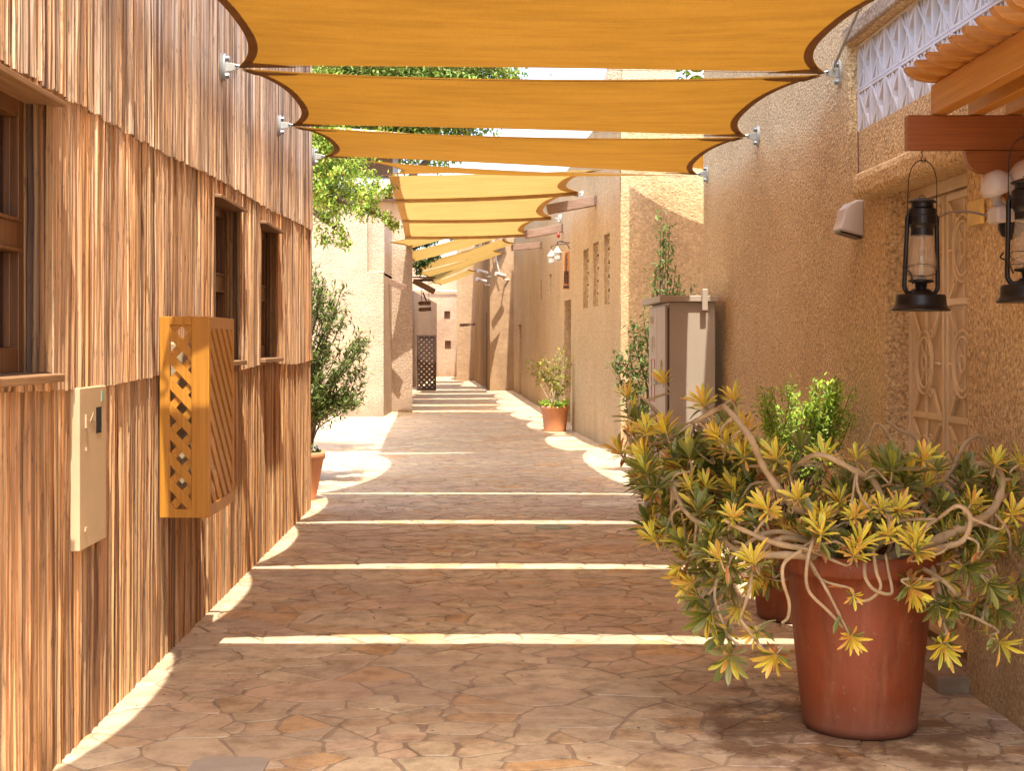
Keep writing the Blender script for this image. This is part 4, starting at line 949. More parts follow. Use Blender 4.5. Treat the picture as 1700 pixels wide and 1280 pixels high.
for (n0, n1, s0, s1, lb) in ((-.08, .14, 12.62, 12.9, 'rough stone block under the far end of the grey cabinet'), (-.10, .12, 11.62, 12.0, 'rough stone block under the near corner of the grey cabinet'), (.22, .38, 11.7, 12.0, 'stone block under the cabinet beside the stucco wall')):
    mb = MB(); ps = []
    for z in (0, .21):
        for (n_, s_) in ((n0, s0), (n1, s0), (n1, s1), (n0, s1)): ps.append(cfn(n_+random.uniform(-.02, .02), s_+random.uniform(-.03, .03), z))
    mb.hexa(ps); o = mb.build('stone_block', M['stone'], origin=cfn((n0+n1)/2, (s0+s1)/2, 0), bevel=.015); tag(o, lb, 'stone block', 'stone blocks carrying the cabinet')

# ---------------------------------------------------------------- twin lamp, carved sign, alarm, cameras, signs, gate
tl = thing('twin_wall_lamp', (1.05, 24.5, 2.9), 'pair of pale lantern lamps on a scrolled wall bracket beside the carved sign', 'wall lamp')
mb = MB(); q = [P(946, 413, 24.3), P(940, 404, 24.3), P(932, 400, 24.4), P(925, 402, 24.5)]; mb.tube(catmull(q, 5), .008, 6); mb.tube(catmull([P(946, 402, 24.3), P(935, 402, 24.3), P(927, 401, 24.5), P(924, 405, 24.5)], 4), .007, 6)
mb.tube(catmull([P(945, 404, 24.3), P(925, 406, 25), P(918, 408, 25.6), P(914, 410, 25.6)], 4), .007, 6); mb.build('arm', M['gate'], tl)
for (px, py, D, r_) in ((925.5, 432, 24.5, .075), (915.5, 437, 25.6, .072)):
    c = P(px, py, D); mb = MB(); mb.lathe([(0, .25), (.01, .235), (.02, .215), (.035, .20), (.05, .18), (r_*.95, .15), (r_*1.12, .13), (r_*.9, .125)], c, 12); hd = mb.build('lamp_cap', M['palelamp'], tl)
    mb = MB(); mb.lathe([(r_*.92, .125), (r_*.8, .02), (.05, .0), (0, -.005)], c, 8); mb.build('lamp_glass', M['tin'], hd)
    mb = MB(); mb.tube([c+Vector((0, 0, .25)), c+Vector((0, 0, .31))], .005, 5); mb.build('stem', M['gate'], hd)
cs_ = thing('carved_sign', P(941, 480, 25.0), 'tall narrow orange sign with dark calligraphy above the doorway', 'sign')
mb = MB(); p0 = P(934.5, 480, 25.0); p1 = P(945.5, 417, 25.0); mb.box(p0.x, p1.x, 24.98, 25.03, p0.z, p1.z); mb.build('board', M['signo'], cs_, bevel=.004)
mb = MB(); rn = random.Random(3)
for k in range(9):
    z = p1.z-.05-k*.042; x = (p0.x+p1.x)/2-.004
    mb.tube(catmull([(x-.018, 24.972, z+rn.uniform(-.01, .01)), (x, 24.972, z-.012), (x+.018, 24.972, z+.012*rn.choice((-1, 1))), (x+.006, 24.972, z+.02)], 3), .005, 4)
for k in range(7):
    z = p0.z+.10+k*.032; x = (p0.x+p1.x)/2
    mb.tube(catmull([(x-.038, 24.972, z), (x-.02, 24.972, z+.03), (x+.01, 24.972, z-.006), (x+.036, 24.972, z+.026), (x+.028, 24.972, z-.012)], 3), .006, 4)
mb.build('calligraphy', M['signink'], cs_)
mb = MB(); mb.box(p0.x+.01, p1.x-.012, 24.968, 24.979, p0.z+.02, p0.z+.06); mb.build('foot_plate', M['signink'], cs_)
mb = MB(); c = P(927, 391, 26); mb.lathe([(0, .055), (.03, .045), (.036, .01), (.024, -.03), (0, -.05)], c, 14); o = mb.build('alarm_sounder', M['red'], smooth=True, origin=c); tag(o, 'small red alarm under the brown spout by the lamps', 'alarm')
# cameras at far bend
for (px, py, lb) in ((832, 457, 'white security camera on the pale pilaster'), (802, 452, 'grey security camera left of the pilaster, upper one'), (800, 466, 'dark-ended security camera left of the pilaster, lower one')):
    c = P(px, py, 44.3); t = thing('security_camera', c, lb, 'camera', 'security cameras at the far bend')
    mb = MB(); mb.tube([c+Vector((-.16, -.15, .05)), c+Vector((.12, .1, -.02))], .065, 10); mb.build('housing', M['lampwhite'], t)
    mb = MB(); mb.tube([c+Vector((.05, .05, -.02)), c+Vector((.10, .4, -.12)), c+Vector((.3, .55, -.1))], .02, 6); mb.build('bracket', M['palelamp'], t)
mb = MB(); c = P(815, 463, 44.5); mb.tube(catmull([P(818, 390, 44.6), P(822, 420, 44.6), P(826, 440, 44.6), P(830, 455, 44.6)], 4), .02, 5); o = mb.build('camera_cable', M['palelamp'], origin=c); tag(o, 'loose pale cable running down the pilaster to the camera', 'cable')
# hanging arrow signs
hs = thing('hanging_arrow_signs', P(705, 470, 40), 'pair of brown arrow signs hanging from a rail, pointing left', 'sign')
mb = MB(); mb.bar(P(686, 465, 40), P(719, 465, 40), .06, .07); mb.bar(P(684, 460, 40.2), P(723, 461, 40.2), .05, .04); mb.build('rail', M['gate'], hs)
mb = MB()
for px in (700, 712): mb.tube([P(px, 466, 40), P(px, 500, 40)], .008, 5)
mb.tube([P(702, 485, 40), P(708, 500, 40)], .02, 5); mb.build('chain', M['gate'], hs)
for (pts, ty) in (([(693, 503.4), (696.5, 500.2), (715, 499.8), (715, 506.6), (696.5, 506.8)], 0), ([(694, 514.6), (696.5, 511), (715.5, 509.4), (716, 515.8), (698, 517.4)], 1)):
    mb = MB(); mb.prism([(p[0], p[1]) for p in pts], lambda u, v, d: P(u, v, 40)+Vector((0, d, 0)), -.03, .03); bo = mb.build('arrow_board', M['frame'], hs)
    mb = MB(); yb = 502 if ty == 0 else 512
    for r_, (a_, b_) in enumerate(((703, 709), (701, 711)) if ty == 0 else ((700, 712), (699, 711))):
        x = a_
        while x < b_:
            L_ = random.uniform(.5, 1.3); mb.bar(P(x, yb+r_*2.6-(x-700)*.08*ty, 39.96), P(min(x+L_, b_), yb+r_*2.6-(x-700)*.08*ty, 39.96), .01, .012); x += L_+.35
    mb.build('lettering', M['textpale'], bo)
# lattice gate
gt = thing('lattice_gate', (-2.95, 44.8, 0), 'dark brown lattice gate standing at the left of the far alley', 'gate')
gx0, gx1, gz0, gz1 = -3.0, -2.39, .02, 1.76
mb = MB()
for (a_, b_, c_, d_) in ((gx0, gx0+.06, gz0, gz1), (gx1-.06, gx1, gz0, gz1), (gx0+.06, gx1-.06, gz0, gz0+.08), (gx0+.06, gx1-.06, gz1-.06, gz1)): mb.box(a_, b_, 44.78, 44.83, c_, d_)
mb.build('frame', M['gate'], gt)
gf = lambda u, v, d: Vector((u, 44.8+d, v))
for sg in (-1, 1):
    mb = MB(); slats_plane(mb, gf, gx0+.06, gx1-.06, gz0+.08, gz1-.06, .12, .062, R(45*sg), .0+.012*(sg > 0), .011+.012*(sg > 0)); mb.build('lattice', M['gate'], gt)
# covers in paving
mb = MB(); pr = [(-.11, 0), (-.135, .03), (-.135, .2), (-.10, .24), (.10, .24), (.135, .2), (.135, .03), (.11, 0)]
mb.prism([(XP(376, 4.98)+u, 4.88+v) for u, v in pr], lambda u, v, d: (u, v, d), .0, .011); o = mb.build('access_cover', simple('cover_grey', (.36, .30, .24), .55, 0, .12, 9), origin=(XP(376, 4.98), 5.0, 0), bevel=.003); tag(o, 'rounded rectangular grey cover set in the paving at the bottom edge', 'cover')
mb = MB(); c = (XP(917, 11.6), 11.55, 0); mb.lathe([(0, .011), (.14, .011), (.15, .002)], c, 26); o = mb.build('drain_cover', simple('green_grey_cover', (.28, .30, .20), .6), origin=c); tag(o, 'round greenish drain cover between two light strips', 'cover')

# ---------------------------------------------------------------- foliage helpers
PROF = {4: (.22, .50, .88, 1.0, .34), 3: (.25, .7, 1.0, .3), 5: (.2, .42, .72, 1.0, .92, .35)}
def leaf(mb, p, d, nrm, L_, W_, colm, cole, curl=.25, seg=4, wide=.62):
    """spatulate leaf, folded on its midrib"""
    d = d.normalized(); side = d.cross(nrm)
    if side.length < 1e-4: side = d.orthogonal()
    side.normalize(); up = side.cross(d).normalized()
    vs = []; cs = []
    for k in range(seg+1):
        t = k/seg
        wv = W_*.5*PROF[seg][k]
        q = p+d*(L_*t*(1-.15*curl*t))+up*(-curl*L_*t*t*.5)
        vs += [q-side*wv+up*wv*.45, q, q+side*wv+up*wv*.45]; cs += [cole, colm, cole]
    mb.add(vs, [(3*k+i, 3*k+i+1, 3*k+i+4, 3*k+i+3) for k in range(seg) for i in (0, 1)], cs)
def tinyleaf(mb, p, d, nrm, L_, W_, col):
    d = d.normalized(); s = d.cross(nrm)
    if s.length < 1e-4: s = d.orthogonal()
    s.normalize(); u = s.cross(d)
    vs = [p, p+d*L_*.45+s*W_*.5+u*W_*.12, p+d*L_-u*L_*.1, p+d*L_*.45-s*W_*.5+u*W_*.12]
    mb.add(vs, [(0, 1, 2), (0, 2, 3)], [col]*4)
def rvec(rn): 
    while True:
        v = Vector((rn.uniform(-1, 1), rn.uniform(-1, 1), rn.uniform(-1, 1)))
        if .05 < v.length < 1: return v.normalized()
YC = [((.80, .62, .05), (.95, .80, .14)), ((.88, .60, .06), (.95, .74, .16)), ((.62, .62, .05), (.88, .82, .16)), ((.88, .46, .09), (.92, .60, .16)), ((.74, .64, .04), (.92, .82, .12))]
GC = [((.20, .24, .035), (.34, .34, .06)), ((.13, .19, .03), (.24, .27, .05)), ((.27, .30, .07), (.42, .40, .11)), ((.30, .32, .12), (.42, .42, .18))]
OC = [((.50, .17, .04), (.60, .28, .08)), ((.34, .13, .04), (.44, .2, .06))]
def rosette(mb, p, ax, size, rn, mode):
    """mode: y yellow tip with green skirt, g green, s small"""
    ax = ax.normalized(); u = ax.orthogonal().normalized(); v = ax.cross(u)
    n = rn.randint(19, 27) if mode != 's' else rn.randint(9, 13)
    for k in range(n):
        a = k*2.399+rn.uniform(-.25, .25); t = k/n
        tilt = R(10+72*t**.8)+rn.uniform(-.14, .14)
        rad = u*math.cos(a)+v*math.sin(a); d = ax*math.cos(tilt)+rad*math.sin(tilt)
        L_ = size*(.62+.38*math.sin(math.pi*min(1, t+.25)))*rn.uniform(.82, 1.15)
        if mode == 'g': pal = rn.choice(GC) if rn.random() < .85 else rn.choice(YC)
        else:
            pal = rn.choice(YC) if t < rn.uniform(.5, .85) else (rn.choice(GC) if rn.random() < .62 else rn.choice(OC+YC))
        g = rn.uniform(.8, 1.12); cm = tuple(x*g for x in pal[0]); ce = tuple(min(1, x*g) for x in pal[1])
        leaf(mb, p-ax*size*.12*t, d, ax*.8+rad*-.6 if tilt > .9 else -rad+ax*.3, L_, L_*rn.uniform(.135, .185)*(1.3 if mode == 'g' else 1), cm, ce, rn.uniform(.05, .5), 5)

# ---------------------------------------------------------------- big pot and its sprawling plant
bp = thing('red_planter', (1.356, 5.55, 0), 'large dark red glazed planter standing on the paving at lower right', 'planter')
mb = MB(); prof = [(0, .004), (.205, .004), (.214, .012), (.219, .03), (.238, .20), (.258, .40), (.270, .55), (.276, .615), (.293, .618), (.303, .632), (.306, .672), (.302, .690), (.285, .698), (.262, .692), (.255, .64), (.24, .5)]
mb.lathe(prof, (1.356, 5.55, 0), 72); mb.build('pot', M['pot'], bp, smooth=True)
mb = MB(); mb.lathe([(0, .655), (.15, .66), (.258, .645)], (1.356, 5.55, 0), 30); mb.build('soil', M['soil'], bp)
pa = thing('variegated_succulent_bush', (1.356, 5.55, .65), 'sprawling bush of twisted stems and yellow-green leaf rosettes in the red planter', 'bush')
rn = random.Random(21)
wood_mb = MB(); C0 = Vector((1.356, 5.55, .66))
limbs_px = [
    ([(1425, 930, 5.55), (1380, 880, 5.5), (1310, 830, 5.45), (1268, 770, 5.4), (1243, 725, 5.35), (1212, 682, 5.4), (1190, 676, 5.5), (1150, 700, 5.6)], .021),
    ([(1400, 925, 5.5), (1350, 915, 5.35), (1290, 900, 5.25), (1240, 880, 5.2), (1200, 866, 5.2)], .017),
    ([(1400, 930, 5.5), (1330, 925, 5.3), (1270, 925, 5.25), (1225, 915, 5.3), (1180, 880, 5.4), (1140, 850, 5.5), (1110, 800, 5.6)], .019),
    ([(1440, 925, 5.5), (1475, 870, 5.4), (1455, 800, 5.4), (1420, 780, 5.35), (1370, 758, 5.3), (1330, 770, 5.4), (1290, 800, 5.5)], .018),
    ([(1470, 930, 5.5), (1540, 905, 5.35), (1600, 875, 5.3), (1645, 850, 5.3), (1665, 800, 5.35), (1650, 770, 5.4), (1620, 775, 5.45)], .024),
    ([(1500, 930, 5.5), (1560, 905, 5.2), (1600, 900, 5.1), (1610, 860, 5.1), (1585, 840, 5.1), (1560, 860, 5.15)], .015),
    ([(1450, 920, 5.55), (1520, 840, 5.6), (1580, 790, 5.6), (1600, 735, 5.65), (1630, 722, 5.7), (1642, 760, 5.7)], .014),
    ([(1420, 920, 5.6), (1440, 850, 5.7), (1400, 790, 5.8), (1385, 750, 5.85)], .016),
    ([(1400, 930, 5.6), (1330, 880, 5.8), (1250, 820, 6.0), (1180, 780, 6.1), (1120, 720, 6.2), (1080, 670, 6.2), (1060, 655, 6.2)], .018),
    ([(1380, 930, 5.6), (1300, 900, 5.9), (1200, 850, 6.0), (1130, 800, 6.1), (1080, 760, 6.2), (1050, 720, 6.2)], .016),
    ([(1470, 920, 5.6), (1500, 820, 5.7), (1478, 730, 5.75), (1455, 705, 5.8), (1430, 745, 5.7)], .010),
    ([(1480, 920, 5.6), (1540, 830, 5.6), (1525, 735, 5.7), (1490, 715, 5.7), (1470, 700, 5.8)], .012),
    ([(1490, 925, 5.5), (1560, 960, 5.2), (1600, 1000, 5.2), (1620, 960, 5.2), (1650, 940, 5.2)], .012),
    ([(1530, 930, 5.4), (1555, 985, 5.25), (1565, 1030, 5.2), (1600, 1020, 5.15), (1650, 1040, 5.1)], .012),
    ([(1310, 895, 5.4), (1262, 930, 5.25), (1240, 980, 5.2), (1232, 1030, 5.2)], .012),
    ([(1290, 880, 5.5), (1220, 925, 5.35), (1190, 985, 5.3), (1205, 1050, 5.3)], .012),
]
limbs = []
rim = [Vector((1.356, 5.55, .70))]
for pts, r0 in limbs_px:
    q = [C0+Vector((rn.uniform(-.05, .05), rn.uniform(-.05, .05), 0))]+[P(*p) for p in pts[0:]]
    for i in range(1, len(q)): q[i] += Vector((rn.uniform(-.008, .008), rn.uniform(-.03, .03), rn.uniform(-.008, .008)))
    cm = catmull(q, 6); wood_mb.tube(cm, [r0*.84*(1.15-.65*i/len(cm))*(1+.12*math.sin(i*1.9)) for i in range(len(cm))], 8); limbs.append((cm, r0))
# traced hanging shoots over the pot's front
for pts, r0 in (([(1352, 890, 5.26), (1340, 935, 5.18), (1342, 980, 5.19), (1375, 1015, 5.2), (1400, 1042, 5.19)], .0075),
                ([(1330, 915, 5.22), (1302, 935, 5.2), (1300, 965, 5.19), (1310, 1000, 5.22), (1308, 1025, 5.24), (1298, 1035, 5.22)], .008),
                ([(1450, 915, 5.22), (1455, 950, 5.15), (1462, 975, 5.15), (1445, 995, 5.15), (1420, 1000, 5.15)], .007),
                ([(1435, 935, 5.2), (1437, 960, 5.15), (1452, 980, 5.14), (1480, 985, 5.16), (1475, 950, 5.2), (1470, 920, 5.24)], .0075)):
    cm = catmull([P(*p) for p in pts], 6); wood_mb.tube(cm, [r0*(1-.3*i/len(cm)) for i in range(len(cm))], 7)
roset = []
tr = """1255,1040,5.2,y 1288,1078,5.15,y 1211,1078,5.25,g 1417,979,5.13,s 1413,1048,5.12,y 1512,966,5.1,y 1565,1061,5.1,y 1660,1058,5.0,y 1644,966,5.2,g
1252,926,5.15,y 1417,913,5.15,y 1519,907,5.1,y 1555,992,5.2,g 1196,920,5.2,y 1160,982,5.35,g 1578,986,5.2,g 1423,752,5.5,y 1481,772,5.3,g 1532,754,5.3,y
1462,836,5.2,y 1490,840,5.2,y 1420,850,5.2,y 1363,878,5.2,y 1427,895,5.15,y 1474,880,5.15,y 1520,888,5.1,y 1511,965,5.2,y 1612,827,5.2,y 1652,763,5.3,y
1680,845,5.0,y 1640,960,5.1,g 1635,902,5.1,g 1692,760,5.2,y 1368,754,5.5,y 1354,864,5.3,y 1041,650,6.2,y 1103,625,6.2,y 1047,710,6.1,y 1103,704,6.1,y
1075,707,6.0,y 1169,663,5.7,y 1219,657,5.5,y 1190,716,5.4,y 1204,726,5.4,y 1156,748,5.8,g 1194,785,5.8,g 1290,754,5.4,y 1310,775,5.4,g 1137,779,5.8,y
1078,763,6.1,y 1072,744,6.1,y 1144,797,5.6,y 1172,800,5.6,y 1216,850,5.2,y 1275,838,5.2,y 1325,819,5.25,y 1103,838,5.8,y 1087,888,5.6,y 1137,895,5.5,g
1187,885,5.3,g 1175,910,5.3,g 1216,930,5.3,g 1247,925,5.2,s 1119,860,5.7,y 1366,854,5.3,y 1031,744,6.2,y 1062,800,6.1,y 1130,930,5.5,y 1150,960,5.4,y
1180,1010,5.3,g 1205,1040,5.3,g 1225,1000,5.3,y 1600,930,5.2,g 1590,880,5.3,g 1560,950,5.3,g 1620,1000,5.3,g 1655,1000,5.2,g 1690,960,5.3,g 1500,800,5.6,g 1560,830,5.5,g
1440,800,5.7,g 1330,740,5.8,g 1590,770,5.7,g 1690,900,5.3,g 1210,960,5.35,g 1120,880,5.6,g 1100,780,6.0,g 1160,840,5.5,g 1230,800,5.6,g 1260,860,5.5,g 1180,740,5.7,g 1240,760,5.7,y 1085,720,6.2,g 1060,690,6.2,g"""
for tok in tr.split():
    a_ = tok.split(','); roset.append((float(a_[0]), float(a_[1]), float(a_[2]), a_[3]))
for k in range(215):
    # filler crowns through the body of the bush
    if k < 108: px, py, D = rn.uniform(1060, 1290), rn.uniform(700, 960), rn.uniform(5.5, 6.1)
    else: px, py, D = rn.uniform(1300, 1690), rn.uniform(770, 930), rn.uniform(5.35, 5.9)
    if px < 1120 and py > 900: continue
    roset.append((px, py, D, 'g' if rn.random() < .62 else 'y'))
lf = MB()
for (px, py, D, md) in roset:
    p = P(px, py+10, D)
    p.x = min(p.x, RX(D)-.05)
    best = None
    for cm, r0 in limbs:
        for i in range(len(cm)//4, len(cm)):
            d_ = (cm[i]-p).length
            if best is None or d_ < best[0]: best = (d_, cm[i], (cm[min(i+1, len(cm)-1)]-cm[i-1]))
    b0 = best[1]; up = 1 if py < 930 else -.35
    out = (p-C0); out.z *= .4; out.normalize()
    ax = (out*.45+Vector((rn.uniform(-.35, .35), rn.uniform(-.75, .05), up*.9))).normalized()
    if md == 'g' : size = rn.uniform(.085, .13)
    elif md == 's': size = .06
    else: size = rn.uniform(.07, .108)
    if D > 5.9: size *= 1.05
    mid = b0.lerp(p, .5)+Vector((rn.uniform(-.04, .04), rn.uniform(-.03, .03), rn.uniform(-.05, .02)))
    st_ = p-ax*.05
    cm = catmull([b0, mid, st_, p], 4); wood_mb.tube(cm, [.0062*(1-.35*i/len(cm))*(1+.15*math.sin(i*2.3)) for i in range(len(cm))], 6)
    rosette(lf, p, ax, size, rn, md)
    if rn.random() < .75:      # older leaves along the shoot
        for q in range(rn.randint(2, 5)):
            dd_ = (rvec(rn)+Vector((0, 0, -.2))).normalized(); pal = rn.choice(GC+OC); leaf(lf, cm[len(cm)//2].lerp(p, rn.random()*.8), dd_, Vector((0, -.3, 1)), rn.uniform(.05, .085), .018, pal[0], pal[1], .4, 3)
wood_mb.build('stems', M['bark'], pa, smooth=True); lf.build('leaves', M['leafy'], pa, smooth=True, recalc=False)

# second pot behind with bright bush
p2c = (1.555, 7.75, 0)
p2 = thing('red_planter', p2c, 'second red planter half hidden behind the sprawling bush', 'planter')
mb = MB(); mb.lathe([(0, .004), (.20, .004), (.216, .02), (.275, .52), (.29, .53), (.295, .57), (.28, .58), (.262, .57), (.25, .48)], p2c, 48); mb.build('pot', M['pot'], p2, smooth=True)
mb = MB(); mb.lathe([(0, .54), (.262, .535)], p2c, 24); mb.build('soil', M['soil'], p2)
def shrub(name, base, label, shoots, leafL, leafW, pal, per, rn, stemr=.006, parentcat='shrub', mat='leaf', spread=.03, droop=.3, bark='darkbark'):
    """shoots: list of lists of 3-D points starting at the base"""
    t = thing(name, base, label, parentcat)
    sm = MB(); lm = MB()
    for sh in shoots:
        cm = catmull(sh, 6); sm.tube(cm, [stemr*(1.1-.8*i/len(cm)) for i in range(len(cm))], 5)
        n = int(per*rn.uniform(.8, 1.2)); n0 = len(cm)//3
        for k in range(n):
            tt = n0+(len(cm)-1-n0)*rn.random()**.8; i = int(tt); q = cm[i].lerp(cm[min(i+1, len(cm)-1)], tt-i)
            tang = (cm[min(i+1, len(cm)-1)]-cm[max(0, i-1)]).normalized()
            rv = rvec(rn); q = q+rv*rn.random()*spread
            d = (tang*.6+rvec(rn)*.9+Vector((0, 0, -droop*.3))).normalized()
            c = rn.choice(pal); g = rn.uniform(.7, 1.25); c = tuple(x*g for x in c)
            tinyleaf(lm, q, d, Vector((rn.uniform(-.4, .4), rn.uniform(-.6, .2), 1)), leafL*rn.uniform(.7, 1.3), leafW*rn.uniform(.8, 1.2), c)
    sm.build('stems', M[bark], t); lm.build('foliage', M[mat], t, recalc=False)
    return t
rn = random.Random(31)
GP = [(.30, .44, .04), (.40, .54, .07), (.50, .60, .10), (.20, .32, .04)]
sh = []
for k in range(46):
    px = rn.uniform(1262, 1418); top = 618+abs(px-1345)**1.5*.035+rn.uniform(0, 65); D = rn.uniform(7.55, 7.95); e = P(px, top, D); e.x = min(e.x, RX(D)-.03)
    b0 = Vector(p2c)+Vector((rn.uniform(-.1, .1), rn.uniform(-.1, .1), .54)); sh.append([b0, b0.lerp(e, .5)+Vector((rn.uniform(-.05, .05), rn.uniform(-.04, .04), .02)), e])
shrub('bright_green_bush', Vector(p2c)+Vector((0, 0, .54)), 'bright green small-leaved bush in the second planter against the stucco wall', sh, .034, .014, GP, 105, rn, .004, 'bush', spread=.05)

# small terracotta pot right, far
def pot_lathe(c, rb, rt, h, n=36): return [(0, .004), (rb, .004), (rb*1.02, .02), (rt*.93, h-.075), (rt*.95, h-.07), (rt, h-.065), (rt*1.02, h-.01), (rt*.98, h), (rt*.9, h), (rt*.86, h-.08)]
c = Vector((.73, 24.2, 0)); t = thing('terracotta_pot', c, 'round terracotta pot by the doorway on the right', 'pot')
mb = MB(); mb.lathe(pot_lathe(c, .185, .24, .44), c, 36); mb.build('pot_body', M['terra'], t, smooth=True)
mb = MB(); mb.lathe([(0, .37), (.21, .365)], c, 20); mb.build('soil', M['soil'], t)
sh = []; rn = random.Random(41)
for (px, py) in ((880, 600), (893, 603), (905, 592), (922, 588), (938, 575), (944, 600), (930, 612), (912, 618), (898, 622), (941, 630), (924, 640)):
    e = P(px, py, rn.uniform(24, 24.4)); e.x = min(e.x, 1.02-.02); b0 = c+Vector((rn.uniform(-.05, .05), 0, .38)); sh.append([b0, b0.lerp(e, .55)+Vector((rn.uniform(-.06, .06), 0, .05)), e])
shrub('potted_shrub', c+Vector((0, 0, .38)), 'open yellow-green shrub in the terracotta pot by the doorway', sh, .075, .035, [(.30, .30, .04), (.40, .36, .06), (.22, .27, .04)], 42, rn, .012, 'shrub', spread=.10, bark='bark')
sh = []
for k in range(34):
    a_ = rn.random()*6.28; b0 = c+Vector((.15*math.cos(a_)*rn.random(), .15*math.sin(a_), .39)); sh.append([b0, b0+Vector((.08*math.cos(a_), .08*math.sin(a_), .07)), b0+Vector((.14*math.cos(a_), .12*math.sin(a_), .10+.1*rn.random()-.06))])
shrub('trailing_herb', c+Vector((0, 0, .39)), 'bright green low herb around the rim of the terracotta pot', sh, .045, .03, GP, 22, rn, .004, 'plant', spread=.03)
# left pot behind the timber wall
c = Vector((-2.0, 13.62, 0)); t = thing('terracotta_pot', c, 'tall terracotta pot peeping out behind the timber wall end', 'pot')
mb = MB(); mb.lathe(pot_lathe(c, .12, .21, .46), c, 36); mb.build('pot_body', M['terra'], t, smooth=True)
mb = MB(); mb.lathe([(0, .40), (.18, .395)], c, 20); mb.build('soil', M['soil'], t)
sh = [[c+Vector((.08, 0, .40)), c+Vector((.09+.02*k, 0, .44)), c+Vector((.05+.035*k, -.02, .47+.015*(k % 3)))] for k in range(4)]
shrub('succulent_sprout', c+Vector((.08, 0, .4)), 'small green sprout in the pot behind the timber wall', sh, .05, .03, [(.10, .16, .04)], 8, rn, .006, 'plant', spread=.02)
# olive-like bush
sh = []; rn = random.Random(52); ob = Vector((-2.35, 15.6, 0))
for k in range(74):
    t_ = rn.random()**.85; py = 440+t_*235; wmax = 98*math.sin(min(1, t_*1.25+.12)*math.pi*.62); px = 515-30+rn.random()*(30+wmax)
    e = P(px, py, rn.uniform(15.0, 16.2)); b0 = ob+Vector((rn.uniform(-.1, .1), rn.uniform(-.1, .1), 0))
    sh.append([b0, b0.lerp(e, .45)+Vector((-.1, 0, .15)), b0.lerp(e, .8)+Vector((-.02, 0, .08)), e])
for k in range(6): e = P(520+k*13, 668+rn.uniform(-6, 14), 15.3); sh.append([ob, ob.lerp(e, .6)+Vector((0, 0, .35)), e])
shrub('oleander_shrub', ob, 'dark green narrow-leaved shrub rising behind the timber wall end', sh, .080, .025, [(.10, .14, .025), (.14, .19, .035), (.22, .26, .06), (.08, .11, .02)], 72, rn, .010, 'shrub', spread=.10)
# climber behind cabinet
sh = []; rn = random.Random(63); ob = Vector((1.62, 16.6, 0))
for (px, py, k_) in ((1102, 352, 1), (1096, 380, 1), (1112, 372, 1), (1106, 400, 1), (1122, 440, 1), (1090, 440, 1), (1130, 470, 1), (1115, 470, 1), (1150, 480, 1), (1092, 478, 1),
                    (1068, 520, 0), (1052, 535, 0), (1030, 590, 0), (1020, 598, 0), (1060, 560, 0), (1045, 575, 0), (1072, 600, 0), (1050, 620, 0), (1062, 650, 0), (1078, 540, 0), (1040, 640, 0), (1056, 690, 0), (1070, 680, 0)):
    e = P(px, py, 16.8 if k_ else 16.4); sh.append([ob, ob.lerp(e, .5)+Vector((.05, 0, .1)), ob.lerp(e, .8)+Vector((.02*rn.choice((-1, 1)), 0, .05)), e])
shrub('tall_green_climber', ob, 'tall leafy green sapling rising behind the grey cabinet', sh, .085, .032, [(.14, .21, .05), (.20, .28, .08), (.10, .16, .04)], 62, rn, .010, 'plant', spread=.11)

# ---------------------------------------------------------------- trees
def tree(base, label, limbs, crown, n, ls, pal, rn, trunkr=.14, group=None):
    t = thing('leafy_tree', base, label, 'tree', group); tm = MB()
    base = Vector(base)
    top = Vector(limbs[0])
    for e in limbs[1:]:
        e = Vector(e); q = catmull([base if e is limbs[1] else top-Vector((0, 0, .3)), top, top.lerp(e, .5)+Vector((0, 0, .25)), e], 6); tm.tube(q, [trunkr*.55*(1-.8*i/len(q))+.012 for i in range(len(q))], 7)
    q = catmull([base, base.lerp(top, .5)+Vector((.06, .05, 0)), top], 6); tm.tube(q, [trunkr*(1.2-.4*i/len(q)) for i in range(len(q))], 10)
    tm.build('trunk', M['darkbark'], t, smooth=True)
    lm = MB(); cl = []
    for (c_, r_) in crown:
        c_ = Vector(c_); vol = r_[0]*r_[1]*r_[2]
        k = max(4, int(9+vol*34))
        for i in range(k):
            v = rvec(rn)*rn.random()**.4; cl.append((c_+Vector((v.x*r_[0], v.y*r_[1], v.z*r_[2])), rn.uniform(.16, .42)*max(.16, min(1.5, (vol**(1/3))*1.15)), rn.uniform(.65, 1.35)))
    tot = sum(q[1]**1.8 for q in cl)
    for c_, r_, g in cl:
        per = max(5, int(n*r_**1.8/tot))
        for i in range(per):
            v = Vector((rn.gauss(0, .62), rn.gauss(0, .6), rn.gauss(0, .5)))*r_; col = rn.choice(pal); col = tuple(x*g*rn.uniform(.8, 1.2) for x in col)
            tinyleaf(lm, c_+v, rvec(rn)+Vector((0, 0, -.5)), Vector((rn.uniform(-.7, .7), rn.uniform(-.7, .7), 1)), ls*rn.uniform(.7, 1.3), ls*.5, col)
    lm.build('crown', M['leaf'], t, recalc=False)
rn = random.Random(77)
TP = [(.22, .32, .035), (.30, .40, .05), (.40, .48, .07), (.15, .23, .03), (.44, .46, .08)]
D = 19.0
crown = [((-3.4, 19.0, 4.3), (1.0, .9, .7)), ((-2.5, 18.8, 4.25), (.7, .7, .55)), ((-2.45, 18.6, 3.75), (.42, .5, .34)), ((-2.65, 18.8, 3.5), (.40, .5, .26)), ((-2.2, 18.6, 3.8), (.18, .3, .10)),
         ((-4.6, 19.5, 4.6), (1.2, 1.1, .9)), ((-3.6, 20.0, 5.1), (1.1, 1.0, .7)), ((-5.4, 18.5, 4.1), (.8, .9, .7))]
